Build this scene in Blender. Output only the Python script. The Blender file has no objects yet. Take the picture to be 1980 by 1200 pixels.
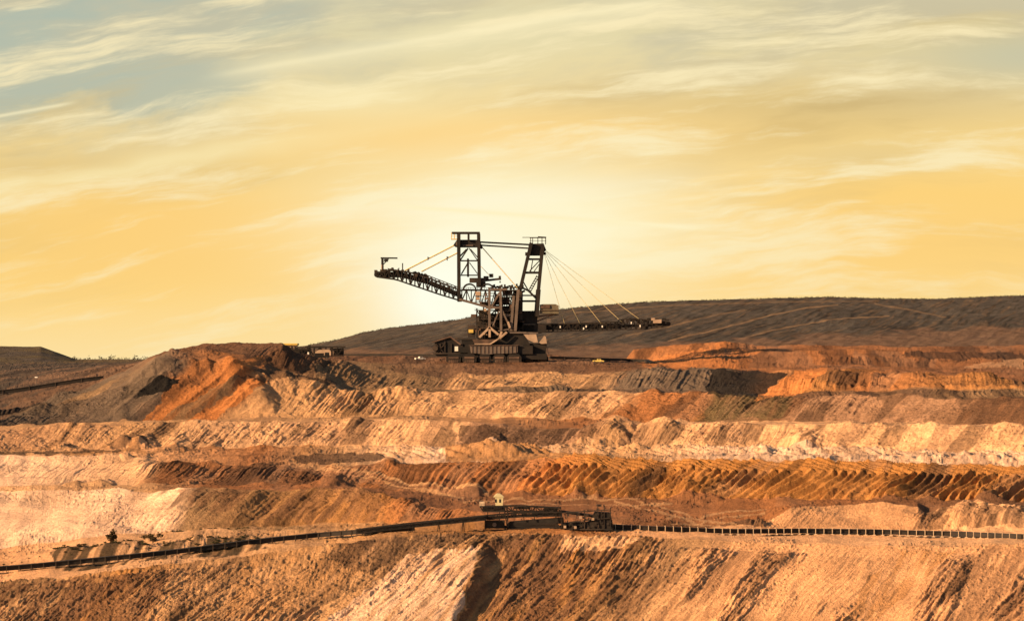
import bpy, bmesh, math, random
import numpy as np
from mathutils import Vector
random.seed(7); rng = np.random.default_rng(11)
scene = bpy.context.scene
COL = scene.collection
R = math.radians

# ------------------------------------------------------------------ camera
F, H, ZC = 5615.0, 670.0, 120.0          # focal length in photo pixels, eye level row, eye height
cam_d = bpy.data.cameras.new('camera'); cam = bpy.data.objects.new('camera', cam_d); COL.objects.link(cam)
cam.location = (0, 0, ZC); cam.rotation_euler = (R(90), 0, 0)
cam_d.sensor_width = 36; cam_d.lens = 36 * F / 1980; cam_d.shift_y = (H - 600) / 1980
cam_d.clip_start = 1; cam_d.clip_end = 60000
scene.camera = cam
scene.view_settings.view_transform = 'Standard'; scene.view_settings.look = 'None'
scene.view_settings.gamma = 1; scene.view_settings.exposure = 1.1

def W(px, py, D): return Vector(((px - 990) / F * D, D, ZC - (py - H) / F * D))

# ------------------------------------------------------------------ world
SUN = Vector((-0.92, -0.39, 0.0)).normalized() * math.cos(R(21)) + Vector((0, 0, math.sin(R(21))))
world = bpy.data.worlds.new('World'); scene.world = world; world.use_nodes = True
nt = world.node_tree; nt.nodes.clear()
class E:
    "tiny expression -> Math node builder"
    def __init__(s, sock): s.s = sock
    def _o(a, op, b=None, c=None, rev=False):
        n = nt.nodes.new('ShaderNodeMath'); n.operation = op
        args = [a, b, c] if not rev else [b, a, c]
        for i, v in enumerate(args):
            if v is None: continue
            if isinstance(v, E): nt.links.new(v.s, n.inputs[i])
            else: n.inputs[i].default_value = float(v)
        return E(n.outputs[0])
    def __add__(a, b): return a._o('ADD', b)
    __radd__ = __add__
    def __sub__(a, b): return a._o('SUBTRACT', b)
    def __rsub__(a, b): return a._o('SUBTRACT', b, rev=True)
    def __mul__(a, b): return a._o('MULTIPLY', b)
    __rmul__ = __mul__
    def __truediv__(a, b): return a._o('DIVIDE', b)
    def f(a, op, b=None): return a._o(op, b)
def clamp01(e): return e.f('MAXIMUM', 0).f('MINIMUM', 1)
def sstep(e, lo, hi):
    n = nt.nodes.new('ShaderNodeMapRange'); n.interpolation_type = 'SMOOTHSTEP'
    nt.links.new(e.s, n.inputs[0]); n.inputs[1].default_value = lo; n.inputs[2].default_value = hi
    n.inputs[3].default_value = 0; n.inputs[4].default_value = 1
    return E(n.outputs[0])
def gauss(x, y, cx, cy, rx, ry):
    dx = (x - cx) * (1 / rx); dy = (y - cy) * (1 / ry)
    return ((dx * dx + dy * dy) * -1.0).f('EXPONENT') if False else E_exp((dx * dx + dy * dy) * -1.0)
def E_exp(e): return e._o('EXPONENT')
def noise(x, y, z=0.0, scale=1.0, detail=6, rough=.55, dist=0.0):
    c = nt.nodes.new('ShaderNodeCombineXYZ')
    for i, v in enumerate((x, y, z)):
        if isinstance(v, E): nt.links.new(v.s, c.inputs[i])
        else: c.inputs[i].default_value = v
    n = nt.nodes.new('ShaderNodeTexNoise'); nt.links.new(c.outputs[0], n.inputs['Vector'])
    n.inputs['Scale'].default_value = scale; n.inputs['Detail'].default_value = detail
    n.inputs['Roughness'].default_value = rough; n.inputs['Distortion'].default_value = dist
    return E(n.outputs[0])
def mixc(fac, A, B):
    n = nt.nodes.new('ShaderNodeMix'); n.data_type = 'RGBA'
    if isinstance(fac, E): nt.links.new(fac.s, n.inputs[0])
    else: n.inputs[0].default_value = fac
    for k, v in ((6, A), (7, B)):
        if isinstance(v, tuple): n.inputs[k].default_value = (*v, 1)
        else: nt.links.new(v, n.inputs[k])
    return n.outputs[2]
def lin(r, g, b):
    return tuple(((c / 255) / 12.92 if c < 11 else (((c / 255) + .055) / 1.055) ** 2.4) for c in (r, g, b))
SKYK = 2 ** -1.1
def sc(r, g, b): return tuple(c * SKYK for c in lin(r, g, b))

tc = nt.nodes.new('ShaderNodeTexCoord'); sp = nt.nodes.new('ShaderNodeSeparateXYZ')
nt.links.new(tc.outputs['Generated'], sp.inputs[0])
dx, dy, dz = (E(o) for o in sp.outputs)
az = dx._o('ARCTAN2', dy); el = dz.f('ARCSINE')
X = az * (F / 1000) + 0.99          # thousands of photo pixels: azimuth
Y = el * (-F / 1000) + 0.67         # thousands: elevation, 0.67 at eye level, 0 at the photo's top edge
wrp = noise(X * 1.3, Y * 3.0, 2.0, 1.6, 3)
Xs = X + (wrp - .5) * .12
Q = Y + X * .13 + (X - .9) * (X - .9) * -.05 + (wrp - .5) * .10      # across the streaks
# base vertical ramp
ramp = nt.nodes.new('ShaderNodeValToRGB'); rr = ramp.color_ramp
mr = nt.nodes.new('ShaderNodeMapRange'); nt.links.new((Y + (wrp - .5) * .10 + (X - 1) * .03).s, mr.inputs[0])
mr.inputs[1].default_value = -.05; mr.inputs[2].default_value = .70
nt.links.new(mr.outputs[0], ramp.inputs[0])
stops = [(0.0, sc(222, 212, 172)), (.17, sc(230, 218, 172)), (.33, sc(242, 218, 158)), (.47, sc(248, 214, 138)), (.62, sc(254, 212, 124)), (.78, sc(254, 214, 132)), (.92, sc(253, 222, 155)), (1.0, sc(253, 224, 160))]
rr.elements[0].position = 0; rr.elements[0].color = (*stops[0][1], 1)
rr.elements[1].position = 1; rr.elements[1].color = (*stops[-1][1], 1)
for p, c in stops[1:-1]:
    e_ = rr.elements.new(p); e_.color = (*c, 1)
c = ramp.outputs[0]
n1 = noise(Xs * 1.1, Q * 7.0, 0.0, 1.0, 10, .60, .0)
n2 = noise(Xs * 1.7, Q * 13.0, 5.0, 1.0, 12, .64, .0)
n3 = noise(Xs * 1.6, Q * 5.0, 9.0, 1.0, 10, .6, .0)
up = 1 - sstep(Y, .15, .50)
# blue gaps upper left and upper right
gl = gauss(X, Y, .08, .10, .42, .20); gr = gauss(X, Y, 1.98, .12, .26, .07); gt = gauss(X, Y, .95, .13, .5, .06)
blue = clamp01(gauss(X, Y, .05, .05, .38, .16) * .6 + gauss(X, Y, .55, .03, .40, .05) * sstep(n3, .42, .60) * .8 + gauss(X, Y, .30, .20, .35, .05) * sstep(n3, .45, .60) * .6 + gl * sstep(n3, .36, .56) * 1.0 + gr * .65 + gt * sstep(n3, .48, .66) * .40 + gauss(X, Y, 1.66, .31, .22, .035) * .28 + gauss(X, Y, .16, .125, .17, .035) * .55)
c = mixc(blue * .72, c, sc(152, 176, 172))
# khaki streaks
kh = clamp01(sstep(n1, .49, .63) * (sstep(Y, -.10, .15) * (1 - sstep(Y, .45, .66))) * .42 + gauss(X, Y, 1.55, .21, .40, .055) * .7 + gauss(X, Y, .25, .335, .28, .025) * .5 + gauss(X, Y, .03, .46, .16, .04) * .35 + gauss(X, Y, 1.75, .05, .4, .05) * .45)
c = mixc(kh, c, sc(212, 184, 122))
c = mixc(clamp01((1 - sstep(Y, .02, .26)) * sstep(n1 * .5 + n3 * .5, .42, .55) * .8), c, sc(202, 194, 164))
# orange veil
c = mixc(clamp01(gauss(X, Y, .95, .265, .46, .055) * .95 + gauss(X, Y, .30, .43, .36, .08) * .95 + gauss(X, Y, 1.75, .47, .45, .11) * .75 + gauss(X, Y, .30, .52, .4, .05) * .5), c, sc(253, 209, 124))
# pale streaks
hi = clamp01(sstep(n2, .47, .66) * .85 + sstep(n1 * .5 + n3 * .5, .50, .40) * .0)
c = mixc(hi * (1 - sstep(Y, .30, .70) * .35), c, sc(252, 236, 188))
c = mixc(clamp01(gauss(X, Q, .26, .335, .36, .018) * .65 + gauss(X, Y, .7, .2, .25, .045) * .4), c, sc(253, 236, 180))
# sun glow low behind the machine
c = mixc(clamp01(gauss(X, Y, 1.0, .445, .34, .140) * (n1 * 1.1 + n2 * .7 + .30)), c, sc(255, 245, 204))
c = mixc(clamp01(gauss(X, Y, .885, .575, .16, .115) * 1.2), c, sc(255, 255, 232))
c = mixc(clamp01(gauss(X, Q, .95, .505, .30, .022) * .5), c, sc(255, 246, 214))
def trail(x0, y0, x1, y1, w, k, bend=0.0):
    global c
    t = (X - x0) * (1 / (x1 - x0)); inr = sstep(t, -.06, .12) * (1 - sstep(t, .88, 1.05))
    yy = Y - (t * (y1 - y0) + y0) - t * (1 - t) * bend + (n2 - .5) * .006
    m = E_exp((yy * yy) * (-1 / (w * w)))
    c = mixc(clamp01(m * inr * k), c, sc(255, 242, 196))
trail(.74, .398, 1.37, .444, .0050, .95, -.008)
trail(-.15, .263, .152, .204, .0035, .6)
trail(.42, .150, 1.30, .004, .006, .38, -.014)
trail(.42, .150, 1.30, .010, .022, .35, -.010)
# high sky and the sky behind the camera: clear atmosphere
sky = nt.nodes.new('ShaderNodeTexSky'); sky.sky_type = 'NISHITA'; sky.sun_disc = False
sky.sun_elevation = R(21); sky.sun_rotation = math.atan2(SUN.x, SUN.y)
skm = nt.nodes.new('ShaderNodeMix'); skm.data_type = 'RGBA'; skm.blend_type = 'MULTIPLY'; skm.inputs[0].default_value = 1
nt.links.new(sky.outputs[0], skm.inputs[6]); skm.inputs[7].default_value = (.060, .052, .045, 1)
evening = sstep(el, .42, .17) * sstep(dy, -.1, .55)
evening = (1 - sstep(el, .15, .33)) * sstep(dy, .25, .8)
c = mixc(evening, skm.outputs[2], c)
bg = nt.nodes.new('ShaderNodeBackground'); out = nt.nodes.new('ShaderNodeOutputWorld')
nt.links.new(c, bg.inputs[0]); bg.inputs[1].default_value = 1.0; nt.links.new(bg.outputs[0], out.inputs[0])

sl = bpy.data.lights.new('sun', 'SUN'); sl.energy = 5.0; sl.angle = R(.6); sl.color = (1.0, .63, .34)
so = bpy.data.objects.new('sun', sl); COL.objects.link(so); so.rotation_euler = SUN.to_track_quat('Z', 'Y').to_euler()

# ------------------------------------------------------------------ helpers
def tag(o, label=None, cat=None, group=None, kind=None):
    for k, v in (('label', label), ('category', cat), ('group', group), ('kind', kind)):
        if v: o[k] = v
    return o
def mat(name, col, rough=.8, metal=0.0, var=.25, scale=.6, col2=None):
    m = bpy.data.materials.new(name); m.use_nodes = True; t = m.node_tree
    b = t.nodes['Principled BSDF']; b.inputs['Roughness'].default_value = rough; b.inputs['Metallic'].default_value = metal
    if 'Specular IOR Level' in b.inputs: b.inputs['Specular IOR Level'].default_value = .3
    tcn = t.nodes.new('ShaderNodeTexCoord'); n = t.nodes.new('ShaderNodeTexNoise'); n.inputs['Scale'].default_value = scale
    n.inputs['Detail'].default_value = 6
    t.links.new(tcn.outputs['Object'], n.inputs['Vector'])
    r = t.nodes.new('ShaderNodeValToRGB'); t.links.new(n.outputs[0], r.inputs[0])
    r.color_ramp.elements[0].position = .35; r.color_ramp.elements[1].position = .68
    r.color_ramp.elements[0].color = (*[v * (1 - var) for v in col], 1)
    r.color_ramp.elements[1].color = (*(col2 or [min(1, v * (1 + var)) for v in col]), 1)
    t.links.new(r.outputs[0], b.inputs['Base Color'])
    return m
M = dict(
    steel=mat('dark_steel', (.012, .011, .010), .8, .0, .3, .15, (.026, .019, .014)),
    steel_mid=mat('weathered_steel', (.030, .025, .021), .8, .0, .3, .2, (.06, .042, .03)),
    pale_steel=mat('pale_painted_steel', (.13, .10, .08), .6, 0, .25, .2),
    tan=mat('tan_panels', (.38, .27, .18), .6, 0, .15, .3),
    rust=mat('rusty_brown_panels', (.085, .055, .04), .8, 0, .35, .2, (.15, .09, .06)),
    lit=mat('sunlit_tone_plate', (.36, .26, .18), .6, 0, .2, .3),  # lighter tone puts sunlight into the colour of braces, chutes and edge beams
    white=mat('white_paint', (.78, .74, .66), .45, 0, .08, 1),
    glass=mat('dark_glass', (.02, .022, .025), .12, 0, .1, 1),
    rubber=mat('black_belt_rubber', (.018, .016, .014), .8, 0, .3, .5),
    yellow=mat('yellow_roof', (.55, .40, .10), .6, 0, .15, .5),
    cream=mat('cream_paint', (.52, .47, .27), .5, 0, .1, .8),
    bracket=mat('sandy_galvanised_steel', (.55, .42, .28), .6, 0, .15, 1),
    rope=mat('glare_tinted_steel_rope', (.75, .60, .28), .5, .0, .1, 1),  # yellow glare of the sky painted into the rope colour
    bush=mat('dry_shrub_leaves', (.05, .038, .018), .9, 0, .4, 2, (.10, .065, .025)),
    greenbush=mat('olive_shrub_leaves', (.045, .045, .018), .9, 0, .4, 2, (.09, .08, .03)),
    bark=mat('bark', (.08, .055, .035), .9),
    wood=mat('far_wood_leaves', (.028, .026, .014), .9, 0, .3, .05),
)
class MB:
    def __init__(s): s.v = []; s.f = []
    def box(s, c, d, rot=None):
        n = len(s.v); hx, hy, hz = d[0] / 2, d[1] / 2, d[2] / 2
        for sx in (-1, 1):
            for sy in (-1, 1):
                for sz in (-1, 1):
                    p = Vector((sx * hx, sy * hy, sz * hz))
                    if rot is not None: p = rot @ p
                    s.v.append(tuple(Vector(c) + p))
        for q in ((0, 1, 3, 2), (4, 6, 7, 5), (0, 4, 5, 1), (2, 3, 7, 6), (0, 2, 6, 4), (1, 5, 7, 3)): s.f.append(tuple(n + i for i in q))
        return s
    def beam(s, a, b, w, h=None):
        a, b = Vector(a), Vector(b); h = h or w; d = b - a
        if d.length < 1e-4: return s
        q = d.to_track_quat('X', 'Z').to_matrix()
        return s.box((a + b) / 2, (d.length, w, h), q)
    def tube(s, a, b, r, n=8, r2=None):
        a, b = Vector(a), Vector(b); d = b - a; q = d.to_track_quat('Z', 'Y').to_matrix(); k = len(s.v); r2 = r if r2 is None else r2
        for P, rr_ in ((a, r), (b, r2)):
            for i in range(n):
                t = 2 * math.pi * i / n; s.v.append(tuple(P + q @ Vector((rr_ * math.cos(t), rr_ * math.sin(t), 0))))
        for i in range(n): j = (i + 1) % n; s.f.append((k + i, k + j, k + n + j, k + n + i))
        s.f.append(tuple(k + i for i in reversed(range(n)))); s.f.append(tuple(k + n + i for i in range(n)))
        return s
    def prism(s, pts, y0, y1):
        "polygon in the xz plane, extruded in y"
        k = len(s.v); n = len(pts)
        for y in (y0, y1):
            for x, z in pts: s.v.append((x, y, z))
        for i in range(n): j = (i + 1) % n; s.f.append((k + i, k + j, k + n + j, k + n + i))
        s.f.append(tuple(k + i for i in reversed(range(n)))); s.f.append(tuple(k + n + i for i in range(n)))
        return s
    def build(s, name, m, parent=None, loc=None, bevel=0):
        me = bpy.data.meshes.new(name); me.from_pydata(s.v, [], s.f); me.materials.append(m)
        b = bmesh.new(); b.from_mesh(me)
        bmesh.ops.recalc_face_normals(b, faces=b.faces)
        if bevel: bmesh.ops.bevel(b, geom=list(b.edges), offset=bevel, segments=1, affect='EDGES')
        b.to_mesh(me); b.free(); me.update()
        o = bpy.data.objects.new(name, me); COL.objects.link(o); o.parent = parent
        if loc is not None: o.location = loc
        return o
def empty(name, loc, label, cat, group=None, rz=0):
    o = bpy.data.objects.new(name, None); COL.objects.link(o); o.location = loc; o.rotation_euler = (0, 0, rz)
    o.empty_display_size = 1
    return tag(o, label, cat, group)
def copy_tree(o, parent=None):
    c_ = o.copy(); COL.objects.link(c_); c_.parent = parent
    for ch in list(o.children): copy_tree(ch, c_)
    return c_

# numpy gradient noise
G = rng.normal(size=(256, 256, 2)); G /= np.linalg.norm(G, axis=2, keepdims=True)
def pn(x, y):
    xi = np.floor(x).astype(np.int64); yi = np.floor(y).astype(np.int64); fx = x - xi; fy = y - yi
    u = fx * fx * fx * (fx * (fx * 6 - 15) + 10); v = fy * fy * fy * (fy * (fy * 6 - 15) + 10)
    def g(i, j, a, b):
        q = G[(xi + i) & 255, (yi + j) & 255]; return q[..., 0] * a + q[..., 1] * b
    a = g(0, 0, fx, fy); b = g(1, 0, fx - 1, fy); c_ = g(0, 1, fx, fy - 1); d = g(1, 1, fx - 1, fy - 1)
    return ((a + (b - a) * u) * (1 - v) + (c_ + (d - c_) * u) * v) * 1.5
def fbm(x, y, o=4, g=.5):
    s = 0; a = 1; 
    for i in range(o): s = s + a * pn(x * 2 ** i + 17.3 * i, y * 2 ** i + 5.1 * i); a *= g
    return s
def ridged(x, y, o=3):
    s = 0; a = 1
    for i in range(o): s = s + a * (1 - 2 * np.abs(pn(x * 2 ** i + 31.7 * i, y * 2 ** i + 9.2 * i))); a *= .5
    return s / 1.75
def ss(x, lo, hi): t = np.clip((x - lo) / (hi - lo), 0, 1); return t * t * (3 - 2 * t)
def pip(x, y, poly):
    ins = np.zeros(x.shape, bool); n = len(poly)
    for i in range(n):
        x0, y0 = poly[i]; x1, y1 = poly[(i + 1) % n]
        if y0 == y1: continue
        cnd = ((y0 > y) != (y1 > y)) & (x < (x1 - x0) * (y - y0) / (y1 - y0) + x0); ins ^= cnd
    return ins
def grid_mesh(name, PX, PY, PZ, col, m, kind='structure'):
    nr, nc = PX.shape; me = bpy.data.meshes.new(name)
    co = np.stack([PX, PY, PZ], -1).reshape(-1, 3).astype(np.float32)
    me.vertices.add(nr * nc); me.vertices.foreach_set('co', co.ravel())
    i = np.arange(nr - 1)[:, None] * nc + np.arange(nc - 1)[None, :]
    q = np.stack([i, i + 1, i + nc + 1, i + nc], -1).reshape(-1, 4).astype(np.int32)
    me.loops.add(q.size); me.loops.foreach_set('vertex_index', q.ravel())
    me.polygons.add(len(q)); me.polygons.foreach_set('loop_start', np.arange(0, q.size, 4, dtype=np.int32))
    me.polygons.foreach_set('use_smooth', np.ones(len(q), bool))
    me.update(calc_edges=True)
    at = me.color_attributes.new('soil', 'FLOAT_COLOR', 'POINT')
    cc = np.concatenate([col.reshape(-1, 3), np.ones((nr * nc, 1))], 1).astype(np.float32); at.data.foreach_set('color', cc.ravel())
    me.materials.append(m); o = bpy.data.objects.new(name, me); COL.objects.link(o); o['kind'] = kind
    return o
def soil_mat():
    m = bpy.data.materials.new('soil'); m.use_nodes = True; t = m.node_tree; b = t.nodes['Principled BSDF']
    b.inputs['Roughness'].default_value = .95
    b.inputs['Specular IOR Level'].default_value = .1
    a = t.nodes.new('ShaderNodeAttribute'); a.attribute_name = 'soil'
    tc_ = t.nodes.new('ShaderNodeTexCoord')
    n = t.nodes.new('ShaderNodeTexNoise'); n.inputs['Scale'].default_value = .8; n.inputs['Detail'].default_value = 7; n.inputs['Roughness'].default_value = .65
    t.links.new(tc_.outputs['Object'], n.inputs['Vector'])
    mr_ = t.nodes.new('ShaderNodeMapRange'); t.links.new(n.outputs[0], mr_.inputs[0])
    mr_.inputs[1].default_value = .3; mr_.inputs[2].default_value = .7; mr_.inputs[3].default_value = .62; mr_.inputs[4].default_value = 1.2
    mx = t.nodes.new('ShaderNodeMix'); mx.data_type = 'RGBA'; mx.blend_type = 'MULTIPLY'; mx.inputs[0].default_value = 1
    t.links.new(a.outputs['Color'], mx.inputs[6]); t.links.new(mr_.outputs[0], mx.inputs[7]); t.links.new(mx.outputs[2], b.inputs['Base Color'])
    n2_ = t.nodes.new('ShaderNodeTexNoise'); n2_.inputs['Scale'].default_value = 1.6; n2_.inputs['Detail'].default_value = 8; n2_.inputs['Roughness'].default_value = .7
    t.links.new(tc_.outputs['Object'], n2_.inputs['Vector'])
    bp = t.nodes.new('ShaderNodeBump'); bp.inputs['Strength'].default_value = .8; bp.inputs['Distance'].default_value = 1.3
    t.links.new(n2_.outputs[0], bp.inputs['Height']); t.links.new(bp.outputs[0], b.inputs['Normal'])
    return m
SOIL = soil_mat()

# ------------------------------------------------------------------ terrain
PAL = {k: np.array(v) for k, v in dict(
    cream=(.72, .43, .23), pale=(.84, .56, .37), sand=(.57, .335, .165), ochre=(.42, .205, .07), orange=(.54, .215, .07), rust=(.36, .155, .06),
    brown=(.175, .092, .050), dkbrown=(.066, .040, .027), deep=(.040, .032, .019), gold=(.44, .205, .062), grey=(.17, .125, .088), dkgrey=(.075, .06, .046), mauve=(.34, .20, .12), khaki=(.26, .165, .088),
    olive=(.12, .09, .045), peach=(.74, .41, .205), redbr=(.28, .13, .06), coal=(.020, .018, .016)).items()}
# feature lines, near to far.  (pixel row by pixel column, uphill angle in degrees by column, rows in the strip before it)
LN = [
 dict(y=[(0, 1128), (150, 1116), (300, 1098), (450, 1082), (600, 1062), (700, 1047), (800, 1036), (930, 1032), (1100, 1034), (1300, 1040), (1500, 1050), (1700, 1056), (1850, 1056), (1980, 1052)], a=29, n=250),
 dict(y=[(0, 1060), (120, 1045), (340, 1026), (450, 1018), (700, 1012), (930, 1008), (1180, 1014), (1450, 1023), (1980, 1026)], a=[(0, 2.2), (340, 1.5), (930, .8), (1980, .8)], n=44),
 dict(y=[(-300, 955), (0, 948), (200, 946), (340, 946), (450, 948), (600, 946), (700, 950), (740, 958), (820, 978), (930, 992), (1180, 1004), (1440, 1016), (1480, 1012), (1530, 977), (1700, 972), (1775, 976), (1790, 990), (1820, 978), (1900, 975), (1980, 984)], a=[(0, 12), (300, 16), (360, 33), (740, 33), (900, 15), (1450, 20), (1520, 36), (1980, 34)], n=58),
 dict(y=[(0, 942), (280, 938), (600, 940), (740, 946), (930, 958), (1180, 962), (1400, 965), (1500, 966), (1980, 970)], a=[(0, 1), (900, 1.2), (1980, 1)], n=30),
 dict(y=[(0, 882), (100, 880), (280, 886), (330, 893), (480, 902), (620, 908), (760, 899), (860, 894), (1000, 893), (1100, 892), (1400, 891), (1700, 894), (1980, 900)], a=[(0, 9), (270, 12), (330, 28), (1980, 30)], n=84),
 dict(y=[(0, 872), (200, 868), (440, 866), (700, 863), (900, 863), (1100, 866), (1200, 872), (1500, 870), (1980, 878)], a=.5, n=44),
 dict(y=[(0, 828), (100, 824), (270, 818), (420, 815), (660, 815), (780, 811), (900, 818), (1050, 826), (1130, 829), (1180, 822), (1300, 820), (1500, 820), (1980, 826)], a=[(0, 22), (300, 33), (860, 33), (900, 44), (1120, 44), (1180, 33), (1980, 30)], n=48),
 dict(y=[(0, 824), (270, 814), (440, 809), (660, 806), (820, 804), (1000, 809), (1200, 815), (1400, 816), (1700, 817), (1980, 822)], a=.5, n=14),
 dict(y=[(-300, 818), (0, 808), (100, 790), (150, 775), (250, 738), (300, 712), (350, 700), (420, 700), (450, 705), (500, 722), (530, 736), (570, 743), (620, 746), (690, 768), (740, 764), (860, 760), (1000, 758), (1150, 757), (1300, 760), (1400, 763), (1540, 770), (1620, 765), (1700, 764), (1980, 770)], a=[(0, 20), (200, 28), (480, 33), (1980, 33)], n=86),
 dict(y=[(-300, 815), (0, 803), (100, 784), (150, 766), (250, 722), (300, 694), (350, 682), (420, 680), (470, 686), (500, 698), (560, 720), (620, 738), (700, 754), (860, 750), (1000, 752), (1180, 752), (1300, 756), (1460, 768), (1540, 764), (1600, 758), (1780, 752), (1980, 758)], a=[(0, 4), (250, 20), (450, 20), (520, 6), (620, 2), (1980, 2)], n=24),
 dict(y=[(-300, 812), (0, 798), (100, 776), (150, 756), (250, 712), (290, 690), (340, 673), (400, 665), (430, 662), (545, 662), (556, 668), (575, 685), (620, 700), (700, 716), (860, 728), (1000, 723), (1180, 720), (1260, 712), (1300, 714), (1400, 718), (1470, 721), (1530, 718), (1600, 716), (1700, 718), (1800, 722), (1980, 738)], a=[(0, 4), (250, 18), (550, 18), (650, 14), (1200, 13), (1980, 9)], n=50),
 dict(y=[(-300, 770), (0, 765), (190, 738), (280, 705), (330, 695), (560, 692), (620, 696), (700, 702), (860, 706), (1080, 704), (1250, 706), (1300, 712), (1420, 716), (1530, 708), (1650, 708), (1800, 710), (1980, 712)], a=[(0, .8), (200, .9), (700, .8), (1250, .8), (1980, 1)], n=26),
 dict(y=[(-300, 740), (0, 730), (190, 712), (280, 700), (560, 689), (860, 689), (1060, 690), (1150, 693), (1250, 702), (1290, 690), (1340, 680), (1400, 676), (1700, 678), (1860, 682), (1980, 684)], a=[(0, .8), (1200, .6), (1280, 6), (1980, 6)], n=20),
 dict(y=[(0, 722), (190, 708), (280, 699), (560, 688), (1060, 688), (1210, 697), (1225, 678), (1300, 672), (1390, 669), (1700, 670), (1980, 668)], a=[(0, .8), (1200, .6), (1280, 4), (1980, 3)], n=12),
]
def lineval(pts, px):
    if not isinstance(pts, list): return np.full(px.shape, float(pts))
    xs, ys = zip(*pts); return np.interp(px, xs, ys)
def build_lines(px):
    D = [np.full(px.shape, 900.0)]; Z = [-(1400 - H) / F * D[0]]
    for k, L in enumerate(LN):
        y = L['yy']; ta = np.tan(np.radians(lineval(L['a'], px)))
        e = (y - H) / F
        d = (D[-1] * ta - Z[-1]) / np.maximum(ta + e, .0005)
        dmax = [1e9, 90, 1e9, 130, 1e9, 190, 1e9, 130, 1e9, 140, 1e9, 420, 420, 350][k]
        d = np.clip(d, D[-1] + 1.0, D[-1] + dmax)
        D.append(d); Z.append(-e * d)
    # smooth D along the columns so crests bend rather than jump
    return D, Z
px = np.arange(-360, 2341, 1.25)
for k, L in enumerate(LN):
    am = [2.0, 2.2, 3.0, 2.5, 3.0, 2.5, 2.6, 1.6, 3.4, 1.8, 2.6, .8, .8, .8][k]
    L['yy'] = lineval(L['y'], px) + am * (fbm(px / 70 + 9.7 * k, px * 0 + k * 3.3, 3) + .12 * fbm(px / 16 + 5 * k, px * 0 + k * 1.7, 2))
D, Z = build_lines(px)
def sm(a, w=15):
    k = np.hanning(w); k /= k.sum(); p = np.pad(a, w // 2, mode='edge'); return np.convolve(p, k, 'valid')
for i in range(4, len(D)):      # the benches run in long even sweeps
    ck = (px - 990) / 1350; m_ = (px > -200) & (px < 2180)
    D[i] = np.polyval(np.polyfit(ck[m_], D[i][m_], 2), ck)
for i in range(len(D)):
    D[i] = sm(sm(D[i], 241), 141) if i < 4 else D[i]
    if i: D[i] = np.maximum(D[i], D[i - 1] + (1 if i < 4 else 8))
    if i: Z[i] = -(sm(LN[i - 1]['yy'], 5) - H) / F * D[i]
rD, rZ, rS, rT = [], [], [], []
def strip(d0, z0, d1, z1, n, sid, first=False):
    ts = np.linspace(0, 1, n + 1)
    if not first: ts = ts[1:]
    for t in ts: rD.append(d0 + (d1 - d0) * t); rZ.append(z0 + (z1 - z0) * t); rS.append(sid); rT.append(t)
near0 = np.full(px.shape, 60.0); strip(near0, np.full(px.shape, -119.0), np.full(px.shape, 880.0), np.full(px.shape, -119.0), 6, -1, True)
strip(np.full(px.shape, 880.0), np.full(px.shape, -119.0), D[0], Z[0], 6, -1)
for k, L in enumerate(LN): strip(D[k], Z[k], D[k + 1], Z[k + 1], L['n'], k)
NL = len(LN)
fd = np.full(px.shape, 2900.0); fz = -(lineval([(0, 703), (280, 700), (700, 716), (2000, 740)], px) - H) / F * fd
strip(D[-1], Z[-1], np.maximum(fd, D[-1] + 60), fz, 16, NL)
fd2 = np.full(px.shape, 4400.0); fz2 = -(694.5 - H) / F * fd2; strip(np.maximum(fd, D[-1] + 60), fz, fd2, fz2, 14, NL + 1)
fd3 = np.full(px.shape, 26000.0); fz3 = -(700 - H) / F * fd3; strip(fd2, fz2, fd3, fz3, 5, NL + 2)
TD = np.array(rD); TZ = np.array(rZ); S = np.array(rS); T = np.array(rT)
PXg = np.broadcast_to(px, TD.shape); PYg = H - TZ / TD * F
TX = (PXg - 990) / F * TD
Sg = np.broadcast_to(S[:, None], TD.shape); Tg = np.broadcast_to(T[:, None], TD.shape)
dz_ = np.zeros(TD.shape)
col = np.zeros(TD.shape + (3,))
def rows(k): return np.where(S == k)[0]
def colkeys(keys, x):
    xs = [k[0] for k in keys]; cs = np.array([PAL[k[1]] for k in keys])
    return np.stack([np.interp(x, xs, cs[:, i]) for i in range(3)], -1)
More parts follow.
